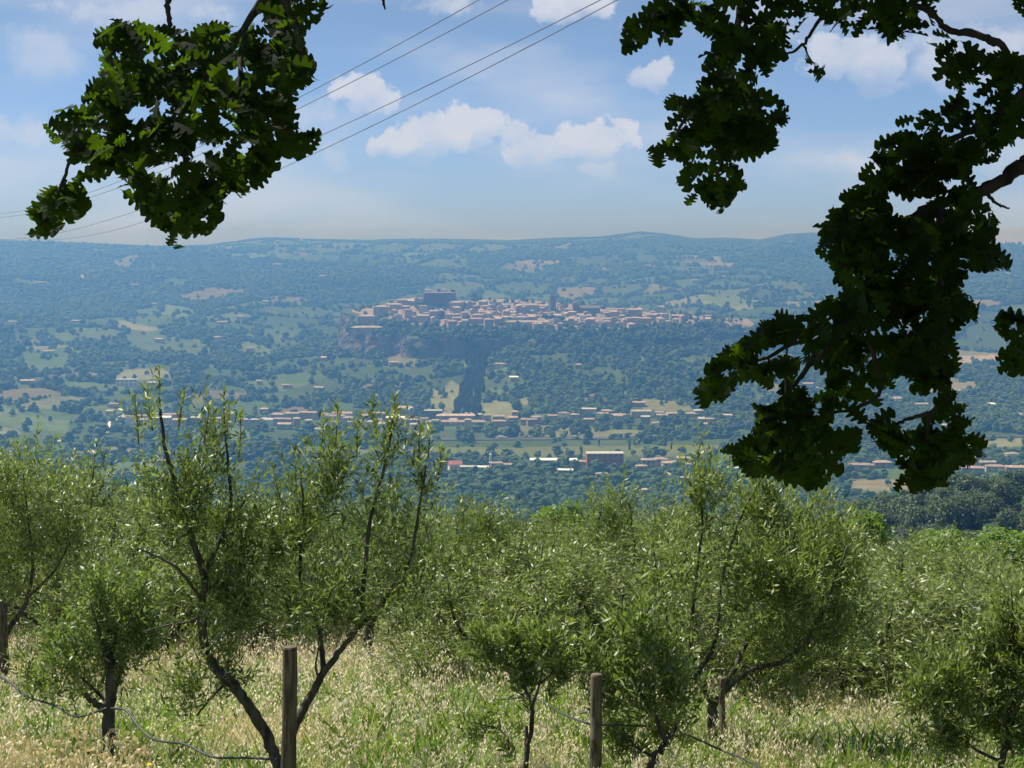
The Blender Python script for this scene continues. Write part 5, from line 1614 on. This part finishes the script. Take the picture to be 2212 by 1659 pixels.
def wild_oats():
    g = np.random.default_rng(15)
    sp = MB()
    L, w = .036, .0078
    V = [(0, 0, 0), (w, 0, -L * .35), (0, w * .7, -L * .35), (-w, 0, -L * .35), (0, -w * .7, -L * .35), (0, 0, -L)]
    sp.add(V, [[(0, 1, 2), (0, 2, 3), (0, 3, 4), (0, 4, 1), (5, 2, 1), (5, 3, 2), (5, 4, 3), (5, 1, 4)]])
    sme = sp.mesh('spikelet', [M['oat_head']]); add_float(sme, 'rnd', [.6] * 6)
    tops = [(15, 1560), (30, 1590), (8, 1615), (55, 1640), (25, 1650), (75, 1620), (165, 1570), (190, 1590), (215, 1615), (240, 1600), (265, 1630), (290, 1610), (315, 1635), (180, 1640), (235, 1650), (100, 1650), (200, 1545), (45, 1610), (150, 1635), (270, 1590), (5, 1590), (65, 1600), (220, 1640), (300, 1650), (185, 1610), (130, 1610), (20, 1625), (255, 1655)]
    for i, (px, py) in enumerate(tops):
        d = g.uniform(5.0, 6.6)
        top = W(px, py, d); z0 = gz(top[0], d)
        base = np.array([top[0] + g.uniform(-.08, .08), d + g.uniform(-.05, .1), z0])
        root = empty('wild_oat', tuple(base)); tag(root, 'pale wild oat stalk with drooping spikelets, lower left corner', 'wild oat', 'wild oats in the lower left corner')
        P = smooth_path([base, base * .45 + top * .55 + [0, 0, .05], top, top + [g.uniform(-.12, .12), 0, -.03]], 14) - base
        mb = MB(); mb.tube(P, np.linspace(.0022, .0009, 14), 4)
        spk = []
        for k in range(13):
            t = 13 - int(k * .6)
            q = P[t] + np.array([g.normal(0, .04), g.normal(0, .04), g.uniform(-.06, -.005)])
            mb.tube([P[t], (P[t] + q) / 2 + [0, 0, .012], q], .0007, 3, cap=False); spk.append(q)
        me = mb.mesh('stem', [M['straw']]); add_float(me, 'rnd', [.5] * len(me.vertices))
        obj('stem', me, root)
        for q in spk:
            o = obj('spikelet', sme, root, q, g.uniform(0, 6.28)); o.rotation_euler = (g.normal(0, .5), g.normal(0, .5), g.uniform(0, 6.28)); s = g.uniform(.8, 1.25); o.scale = (s, s, s)


wild_oats()

c = W(322, 1652, 6.2)
root = empty('yellow_flower', (c[0], 6.2, gz(c[0], 6.2))); tag(root, 'tiny yellow flower at the bottom edge in the dry grass', 'flower')
h = c[2] - gz(c[0], 6.2)
mb = MB(); mb.tube([(0, 0, 0), (.01, 0, h * .5), (0, 0, h)], .002, 4); obj('stem', mb.mesh('stem', [M['green_grass']]), root)
pm = MB(); pm.add([(0, 0, 0), (.006, .010, .003), (0, .017, .002), (-.006, .010, .003)], [[(0, 1, 2, 3)]]); pme = pm.mesh('petal', [M['yellow']])
for k in range(8): obj('petal', pme, root, (0, 0, h), k * math.pi / 4)

# ------------------------------------------------------------------ oak boughs
def oak_leaf_verts():
    """lobed outline, folded along the rib and arched; 1 long along +Y"""
    half = [(0, 0), (.012, .10), (.06, .17), (.15, .215), (.172, .27), (.145, .315), (.065, .345), (.10, .385), (.23, .43), (.255, .48), (.225, .525), (.09, .555), (.12, .60), (.265, .655), (.28, .705), (.245, .75), (.115, .775), (.14, .815), (.205, .865), (.195, .915), (.13, .955), (.05, .952), (0, 1)]
    rib = [(0, y) for y in (.0, .22, .42, .58, .78, 1.0)]
    V, Fc = [], []
    for (x, y) in rib: V.append((0, y, 0))
    nr = len(rib)
    L0 = len(V)
    inner = half[1:-1]
    for s in (1, -1):
        for (x, y) in inner: V.append((x * s, y, 0))
    ni = len(inner)

    def rib_i(y): return int(np.argmin([abs(y - q[1]) for q in rib]))
    for si, s in enumerate((1, -1)):
        o = L0 + si * ni
        seq = [0] + [o + i for i in range(ni)] + [nr - 1]
        ys = [0] + [q[1] for q in inner] + [1]
        cur = 0
        for i in range(len(seq) - 1):
            r = rib_i((ys[i] + ys[i + 1]) / 2)
            while cur < r:
                t = (seq[i], cur + 1, cur) if s > 0 else (seq[i], cur, cur + 1)
                if len(set(t)) == 3: Fc.append(t)
                cur += 1
            t = (seq[i], seq[i + 1], cur) if s > 0 else (seq[i + 1], seq[i], cur)
            if len(set(t)) == 3: Fc.append(t)
        while cur < nr - 1:
            t = (seq[-2], cur + 1, cur) if s > 0 else (seq[-2], cur, cur + 1)
            if len(set(t)) == 3: Fc.append(t)
            cur += 1
    V = np.array(V, float)
    V[:, 2] = .30 * np.abs(V[:, 0]) - .16 * V[:, 1] ** 2
    V[:, 0] *= 1.05
    return V, np.array(Fc)


OV, OF = oak_leaf_verts()


def frame_np(d, up, g):
    d = d / (np.linalg.norm(d) + 1e-9)
    x = np.cross(d, up); x /= np.linalg.norm(x) + 1e-9
    z = np.cross(x, d)
    return np.stack([x, d, z], 1)      # columns: side, along, normal


def in_mask(px, py, polys, holes):
    k = np.zeros(np.shape(px), bool)
    for P in polys: k |= inpoly(px, py, P)
    for P in holes: k &= ~inpoly(px, py, P)
    return k


def to_px(P):
    y = P[:, 1]; t = P[:, 2] / y; v = (t * CP + SP) / (CP - t * SP)
    return 1106 + F * (P[:, 0] / y) * (CP + v * SP), 829.5 - F * v


class Oak:
    def __init__(self, base, label, seed):
        self.g = np.random.default_rng(seed); self.base = np.asarray(base, float)
        self.root = empty('oak_tree', tuple(self.base)); tag(self.root, label, 'oak tree', 'oak trees framing the view')
        self.grow = Grow(); self.tw = MB(); self.leaf = []

    def limb(self, P, r0, r1, name='branch', n=None):
        P = smooth_path(np.asarray(P), n or len(P) * 7)
        P = P + self.g.standard_normal(P.shape) * min(.006, r1 * .5)
        mb = MB(); mb.tube(P - self.base, np.linspace(r0, r1, len(P)) * (1 + .08 * self.g.standard_normal(len(P))), 9)
        obj(name, mb.mesh(name, [M['oak_bark']], True), self.root)
        self.grow.add(P, np.linspace(r0, r1, len(P)))

    def rosette(self, c, out, n, size, polys, holes, tol=9):
        """leaves round a twig tip; those leaving the silhouette are dropped"""
        g = self.g
        got = 0
        for k in range(n):
            a = g.uniform(0, 6.28)
            d = np.array([math.cos(a), .9 * math.sin(a) * g.uniform(.3, 1), g.uniform(-.75, .55)]) + out * .55
            d /= np.linalg.norm(d)
            s = size * g.uniform(.62, 1.15)
            st = c + g.standard_normal(3) * .012
            pts = np.array([st + d * s * t for t in (.55, .95)])
            px, py = to_px(pts)
            if not in_mask(px, py, polys, holes).all() and py.min() > -30: continue
            nr = np.array([0, -.95, .65]) + g.standard_normal(3) * .55
            Rm = frame_np(d, nr, g)
            self.leaf.append((st, Rm, s, g.uniform(0, 1))); got += 1
        return got

    def fill(self, polys, holes, dist, n, size, box):
        g = self.g
        done = 0; tries = 0
        cen = []
        while done < n and tries < n * 14:
            tries += 1
            px, py = g.uniform(box[0], box[2]), g.uniform(box[1], box[3])
            if not in_mask(np.array([px]), np.array([py]), polys, holes)[0]: continue
            d = dist + g.uniform(-.45, .45)
            c = W(px, py, d)
            if self.rosette(c, np.array([g.normal(0, .4), 0, g.normal(-.25, .4)]), int(g.integers(6, 10)), size, polys, holes): cen.append(c); done += 1
        cen = np.array(cen)
        d0 = np.min(np.linalg.norm(cen[:, None] - self.grow.P[None, :self.grow.n], axis=2), axis=1)
        for k in np.argsort(d0): self.grow.join(self.tw, cen[k], .0022, g, maxr=.009)

    def finish(self, polys, holes, crown=None):
        """the 300 leaves nearest the outline and the eye as leaves of their own, the rest joined"""
        g = self.g
        c = np.array([l[0] + l[1][:, 1] * l[2] * .9 for l in self.leaf])
        px, py = to_px(c)
        score = np.zeros(len(c))
        for ox, oy in ((22, 0), (-22, 0), (0, 22), (0, -22), (16, 16), (-16, 16), (16, -16), (-16, -16)):
            score += ~in_mask(px + ox, py + oy, polys, holes)
        score = score - .6 * c[:, 1] - 20 * ((py < -5) | (px > 2215))
        order = np.argsort(-score)
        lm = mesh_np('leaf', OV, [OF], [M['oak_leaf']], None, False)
        add_float(lm, 'rnd', np.full(len(OV), .5))
        from mathutils import Matrix
        for k in order[:300]:
            st, Rm, s, r = self.leaf[k]
            o = obj('leaf', lm, self.root)
            X = Matrix(((*(Rm[0] * s), st[0] - self.base[0]), (*(Rm[1] * s), st[1] - self.base[1]), (*(Rm[2] * s), st[2] - self.base[2]), (0, 0, 0, 1)))
            o.matrix_basis = X
        rest = order[300:]
        V = np.concatenate([(OV * self.leaf[k][2]) @ self.leaf[k][1].T + self.leaf[k][0] - self.base for k in rest])
        Fc = (OF[None] + (np.arange(len(rest)) * len(OV))[:, None, None]).reshape(-1, 3)
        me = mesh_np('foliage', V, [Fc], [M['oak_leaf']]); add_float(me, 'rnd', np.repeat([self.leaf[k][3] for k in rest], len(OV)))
        o = obj('foliage', me, self.root); o['kind'] = 'stuff'
        o = obj('twigs', self.tw.mesh('twigs', [M['oak_bark']]), self.root); o['kind'] = 'stuff'
        if crown:  # unseen leaf mass above the frame, added and shaped to shade the boughs
            (cc, rr, n) = crown
            d = g.standard_normal((n, 3)); d /= np.linalg.norm(d, axis=1, keepdims=True)
            P = np.array(cc) + d * np.array(rr) * (g.random(n) ** .45)[:, None]
            nr = d + np.array([0, 0, .8]) + g.standard_normal((n, 3)) * .5; nr /= np.linalg.norm(nr, axis=1, keepdims=True)
            t = np.cross(nr, g.standard_normal((n, 3))); t /= np.linalg.norm(t, axis=1, keepdims=True); b = np.cross(nr, t)
            s = .085 * g.uniform(.7, 1.3, n)[:, None]
            V = np.stack([P - t * s, P + b * s * .7, P + t * s, P - b * s * .7], 1)
            k = (P[:, 1] < .5) | (P[:, 2] > .165 * P[:, 1] + .25)
            V = V[k].reshape(-1, 3); m = int(k.sum())
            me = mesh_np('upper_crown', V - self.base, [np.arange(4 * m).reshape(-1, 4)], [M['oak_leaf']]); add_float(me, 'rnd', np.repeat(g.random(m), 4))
            o = obj('upper_crown', me, self.root); o['kind'] = 'stuff'


def build_oaks():
    # left bough
    polys = [[(318, -80), (322, 20), (352, 52), (405, 62), (440, 45), (480, 22), (515, 45), (545, 40), (575, 100), (640, 95), (684, 118), (682, 168), (660, 185), (632, 190), (628, 235), (622, 262), (606, 300), (606, 362), (556, 400), (548, 424), (500, 418), (470, 400), (450, 380), (390, 372), (330, 352), (272, 362), (235, 388), (165, 374), (152, 335), (128, 338), (96, 285), (112, 208), (150, 232), (172, 212), (205, 162), (214, 126), (196, 95), (212, 48), (232, 18), (258, 28), (280, 26), (312, 66), (330, 60), (322, 30)],
             [(555, -80), (722, -80), (720, 5), (690, 35), (655, 62), (640, 95), (600, 100), (565, 60), (556, 20)], [(608, 250), (640, 228), (690, 280), (690, 312), (668, 340), (636, 330), (612, 338)],
             [(258, 392), (270, 375), (330, 368), (430, 385), (500, 415), (506, 455), (482, 470), (480, 500), (455, 492), (430, 510), (402, 508), (398, 535), (374, 545), (352, 520), (326, 490), (330, 455), (300, 450), (280, 425)],
             [(112, 380), (140, 378), (165, 400), (205, 432), (196, 452), (178, 488), (140, 470), (138, 505), (128, 525), (112, 505), (78, 515), (64, 455), (90, 420), (122, 415)], [(150, 365), (185, 372), (165, 400), (148, 395)]]
    holes = [[(484, 134), (503, 130), (500, 165), (484, 178)], [(330, 88), (352, 86), (350, 108), (332, 110)], [(395, 75), (402, 62), (430, 60), (420, 80)], [(428, 305), (462, 300), (458, 340), (442, 335)], [(405, 140), (420, 138), (412, 180), (398, 178)], [(200, 285), (214, 282), (218, 300), (204, 302)], [(272, 352), (292, 352), (286, 366), (270, 364)], [(345, 345), (358, 347), (352, 360)], [(312, 122), (340, 128), (330, 142), (310, 138)],
             [(462, 30), (470, -20), (500, -20), (512, 40), (480, 60)], [(300, 255), (316, 258), (310, 275)], [(575, 265), (590, 262), (586, 282)], [(395, 362), (425, 364), (415, 378)]]
    b = np.array([-4.3, 3.4, gz(-4.3, 3.4)])
    T = Oak(b, 'dark oak bough with sunlit patches hanging in from the top left', 31)
    D = 4.9
    T.limb([b - [0, 0, .2], b + [.1, .1, 1.6], b + [.5, .4, 3.4], b + [1.0, .9, 4.6]], .21, .13, 'trunk', 22)
    T.limb([b + [.5, .4, 3.3], b + [1.6, .9, 4.2], W(640, -220, D), W(590, -40, D), W(530, 55, D), W(470, 125, D), W(425, 210, D), W(400, 290, D)], .019, .005)
    T.limb([W(590, -40, D), W(640, 60, D), W(650, 140, D), W(600, 250, D - .1), W(560, 350, D - .1)], .016, .004)
    T.limb([W(470, 125, D), W(400, 130, D + .1), W(330, 150, D + .1), W(250, 235, D + .1), W(170, 280, D), W(150, 350, D), W(125, 420, D), W(105, 470, D)], .012, .003)
    T.limb([W(610, -80, D), W(430, -70, D + .1), W(366, 0, D + .1), W(366, 55, D + .1), W(330, 100, D + .15), W(260, 90, D + .2)], .014, .003)
    T.limb([W(425, 210, D), W(400, 330, D - .1), W(400, 430, D - .1), W(385, 500, D - .1)], .008, .003)
    T.limb([W(530, 55, D), W(520, 180, D - .2), W(560, 260, D - .2), W(640, 290, D - .2)], .010, .003)
    box = (55, -60, 725, 545)
    T.fill(polys, holes, D, 150, .100, box)
    for (px, py) in ((645, 285), (662, 300), (640, 310), (95, 460), (100, 490), (125, 500), (175, 440), (115, 440), (130, 400), (350, 480), (380, 500), (450, 470), (290, 400), (125, 245), (110, 270), (230, 60), (222, 100), (260, 60), (660, 145), (650, 30), (690, 10), (155, 385), (485, 440), (375, 530)):
        T.rosette(W(px, py, D + T.g.uniform(-.15, .15)), np.array([0, 0, -.2]), 8, .10, polys, holes)
    T.limb([W(800, -260, 6.0), W(815, -60, 6.0), W(826, -5, 6.0), W(831, 20, 6.0)], .012, .003, 'twig_end')
    T.limb([b + [1.0, .9, 4.5], W(700, -500, 5.6), W(800, -260, 6.0)], .05, .012)
    T.finish(polys, holes, ((-3.0, 5.5, 3.2), (1.8, 1.6, 1.1), 260))
    # right tree
    polys = [[(1345, 25), (1402, 18), (1418, -80), (1505, -80), (1478, 45), (1466, 88), (1432, 98), (1402, 102), (1374, 132), (1352, 118), (1338, 105), (1346, 80), (1335, 58)],
             [(1492, -80), (1742, -80), (1742, 35), (1726, 72), (1722, 108), (1692, 122), (1676, 132), (1672, 178), (1692, 188), (1714, 262), (1690, 278), (1676, 312), (1664, 326), (1640, 332), (1614, 346), (1606, 362), (1618, 396), (1610, 416), (1580, 442), (1562, 458), (1500, 442), (1460, 442), (1438, 422), (1456, 402), (1468, 372), (1448, 352), (1414, 364), (1382, 332), (1394, 308), (1428, 318), (1438, 290), (1428, 264), (1460, 250), (1438, 228), (1450, 204), (1500, 194), (1514, 160), (1504, 120), (1500, 60), (1490, 30)],
             [(1734, 125), (1752, 102), (1792, 126), (1784, 182), (1756, 192), (1722, 172)],
             [(1738, -80), (2046, -80), (2052, 20), (2034, 55), (2052, 84), (2104, 90), (2112, 116), (2046, 142), (2004, 122), (2008, 82), (1994, 72), (1970, 72), (1946, 98), (1908, 92), (1890, 66), (1868, 52), (1850, 72), (1815, 88), (1785, 68), (1778, 42), (1745, 28)],
             [(2290, 60), (2170, 118), (2120, 108), (2090, 124), (2036, 142), (2016, 158), (2034, 192), (2060, 212), (2018, 232), (1990, 232), (1974, 246), (1954, 258), (1928, 266), (1918, 292), (1898, 310), (1868, 318), (1862, 346), (1860, 382), (1828, 400), (1814, 432), (1798, 462), (1758, 480), (1756, 532), (1780, 560), (1802, 592), (1788, 632), (1760, 668), (1720, 690), (1690, 680), (1634, 688), (1642, 722), (1562, 744), (1536, 790), (1488, 822), (1494, 862), (1530, 876), (1580, 852), (1604, 812), (1640, 822), (1652, 852), (1620, 862), (1630, 902), (1620, 932), (1600, 950), (1548, 966), (1560, 1002), (1612, 1012), (1650, 1044), (1692, 1012), (1712, 1042), (1762, 1058), (1802, 1032), (1852, 1002), (1856, 962), (1900, 985), (1962, 990), (1932, 1062), (2000, 1052), (2060, 1042), (2060, 1000), (2126, 1002), (2138, 962), (2100, 936), (2062, 926), (2112, 912), (2116, 872), (2082, 838), (2050, 850), (2042, 820), (2078, 792), (2066, 742), (2042, 722), (2082, 702), (2112, 692), (2128, 642), (2082, 626), (2062, 600), (2100, 578), (2186, 586), (2192, 550), (2150, 520), (2168, 470), (2142, 442), (2112, 416), (2142, 396), (2092, 362), (2122, 332), (2290, 270)],
             [(2290, 655), (2170, 668), (2148, 690), (2160, 730), (2154, 770), (2148, 802), (2180, 810), (2290, 800)], [(2120, 335), (2150, 318), (2162, 335), (2145, 352), (2122, 350)], [(2172, -60), (2290, -60), (2290, 60), (2205, 50), (2180, 10)]]
    holes = [[(1858, 742), (1882, 745), (1908, 782), (1890, 790), (1866, 782)], [(1730, 780), (1765, 775), (1780, 812), (1772, 850), (1740, 852), (1728, 815)], [(1922, 846), (1965, 846), (1990, 866), (1975, 890), (1930, 882)], [(1965, 425), (1985, 428), (2000, 455), (1980, 472), (1962, 455)], [(1935, 425), (1950, 430), (1938, 470), (1926, 462)], [(2035, 448), (2070, 440), (2050, 470)],
             [(1700, 900), (1722, 905), (1712, 922), (1696, 915)], [(1640, 845), (1690, 840), (1700, 870), (1650, 872)], [(1800, 700), (1822, 705), (1812, 722)], [(1850, 950), (1890, 945), (1908, 985), (1870, 985)], [(1820, 890), (1840, 905), (1830, 940), (1815, 925)], [(2080, 560), (2110, 556), (2100, 575)], [(2000, 560), (2020, 565), (2012, 590)], [(1985, 640), (2008, 645), (1998, 668)], [(1690, 655), (1712, 652), (1702, 668)],
             [(1625, 65), (1648, 62), (1640, 85)], [(1640, 120), (1658, 116), (1650, 140)], [(1580, 10), (1600, 5), (1592, 30)], [(2000, 900), (2040, 905), (2030, 935), (1996, 930)], [(1565, 795), (1600, 790), (1590, 815), (1566, 812)], [(2115, 165), (2138, 160), (2128, 185)]]
    b = np.array([4.2, 4.2, gz(4.2, 4.2)])
    T = Oak(b, 'large nearly black oak hanging down the right side of the view', 32)
    D = 5.1
    T.limb([b - [0, 0, .2], b + [-.05, 0, 1.5], b + [-.2, .1, 3.4], b + [-.5, .3, 5.2]], .24, .13, 'trunk', 22)
    T.limb([b + [-.05, .05, 1.9], W(2700, 250, 5.0), W(2400, 300, D), W(2260, 330, D), W(2212, 358, D), W(2150, 400, D), W(2105, 420, D), W(2030, 440, D), W(1960, 480, D), W(1900, 560, D), W(1870, 640, D)], .034, .009)
    T.limb([W(2030, 440, D), W(2035, 560, D - .1), W(2030, 660, D - .1), W(2042, 740, D - .1), W(2048, 820, D - .1), W(2045, 862, D - .1), W(2012, 892, D - .1), W(2005, 950, D - .1), W(2012, 1010, D - .1)], .013, .004)
    T.limb([W(2012, 892, D - .1), W(1960, 905, D), W(1910, 925, D), W(1860, 900, D)], .008, .003)
    T.limb([W(1870, 640, D), W(1800, 740, D), W(1740, 800, D), W(1700, 860, D), W(1690, 905, D), W(1640, 970, D)], .012, .003)
    T.limb([W(1870, 640, D), W(1880, 740, D - .2), W(1900, 850, D - .2), W(1790, 895, D - .2), W(1700, 908, D - .2)], .010, .003)
    T.limb([W(1800, 740, D), W(1720, 740, D + .1), W(1650, 775, D + .1), W(1580, 780, D + .1), W(1530, 830, D + .1)], .009, .003)
    T.limb([W(1700, 860, D), W(1698, 800, D), W(1700, 750, D)], .006, .003)
    T.limb([b + [-.3, .2, 3.6], W(2500, -300, 5.0), W(2212, 140, D + .2), W(2165, 100, D + .2), W(2108, 74, D + .2), W(2050, 66, D + .2), W(2000, 20, D + .2), W(1930, 10, D + .2), W(1850, 15, D + .2), W(1776, 38, D + .2), W(1735, 95, D + .2), W(1682, 127, D + .2)], .017, .004)
    T.limb([W(1735, 95, D + .2), W(1742, 110, D + .2), W(1752, 140, D + .2)], .005, .002)
    T.limb([b + [-.4, .3, 4.6], W(1900, -420, 5.2), W(1640, -120, D), W(1600, 20, D), W(1580, 150, D), W(1580, 280, D), W(1550, 380, D)], .022, .005)
    T.limb([W(1640, -120, D), W(1480, -60, D), W(1420, 20, D), W(1395, 70, D)], .012, .003)
    T.limb([W(1580, 200, D), W(1500, 230, D), W(1450, 310, D), W(1410, 335, D)], .008, .003)
    T.limb([W(2130, 415, D), W(2150, 438, D), W(2178, 450, D)], .007, .003)
    T.limb([W(2212, 200, D), W(2150, 250, D), W(2060, 300, D), W(1960, 320, D), W(1880, 400, D), W(1820, 480, D)], .016, .004)
    T.limb([W(2400, 300, D), W(2300, 560, D), W(2240, 700, D), W(2190, 750, D)], .012, .003)
    box = (1330, -60, 2260, 1065)
    T.fill(polys, holes, D, 350, .100, box)
    for (px, py) in ((1755, 150), (1765, 165), (1745, 165), (1375, 60), (1395, 90), (1360, 90), (1410, 335), (1430, 345), (1520, 835), (1510, 850), (1550, 800), (1580, 770), (1590, 990), (1575, 975), (1650, 1020), (1740, 1030), (1770, 1040), (1960, 1040), (2000, 1030), (2030, 1030), (2100, 970), (2110, 980), (2090, 880), (2095, 900), (2060, 900), (2100, 660), (2090, 640), (2085, 680), (2160, 560), (2150, 575), (2170, 540), (2180, 720), (2180, 770), (2195, 790), (1500, 420), (1560, 440), (1590, 420), (1690, 230), (1700, 255), (1790, 500), (1780, 540), (1830, 420), (1880, 340), (1940, 280), (2140, 340), (1660, 700), (1690, 690), (2040, 240), (2050, 960)):
        T.rosette(W(px, py, D + T.g.uniform(-.15, .15)), np.array([0, 0, -.2]), 8, .10, polys, holes)
    T.finish(polys, holes, ((2.4, 5.4, 3.4), (4.6, 4.8, 1.9), 24000))


build_oaks()

# ------------------------------------------------------------------ the air
def build_haze():
    mb = MB(); mb.box(-8200, 8200, -8200, 8200, ZMIN - 1.0, max(ZMAX + 10.0, 19.0))
    m = bpy.data.materials.new('haze_air'); m.use_nodes = True
    nt = m.node_tree; nt.nodes.clear()
    o = nt.nodes.new('ShaderNodeOutputMaterial'); v = nt.nodes.new('ShaderNodeVolumePrincipled')
    v.inputs['Color'].default_value = (*HAZE_COLOR, 1); v.inputs['Density'].default_value = HAZE_DENSITY; v.inputs['Absorption Color'].default_value = (1, 1, 1, 1); v.inputs['Anisotropy'].default_value = HAZE_G
    nt.links.new(v.outputs[0], o.inputs['Volume'])
    ob = obj('haze', mb.mesh('haze', [m])); ob['kind'] = 'stuff'; ob['label'] = 'thin blue summer haze over the valley'


build_haze()


# ------------------------------------------------------------------ labels: look-alikes told apart by their order from left to right
def part_labels():
    bpy.context.view_layer.update()
    same = {}
    for o in S.objects:
        if o.parent is None and o.get('label') and o.get('category'):
            same.setdefault(o['label'], []).append(o)
    for lab, lst in same.items():
        if len(lst) > 1:
            lst.sort(key=lambda o: o.location.x / max(o.location.y, 1))
            for i, o in enumerate(lst):
                o['label'] = '%s, %s from left' % (lab, ordinal(i + 1))


part_labels()
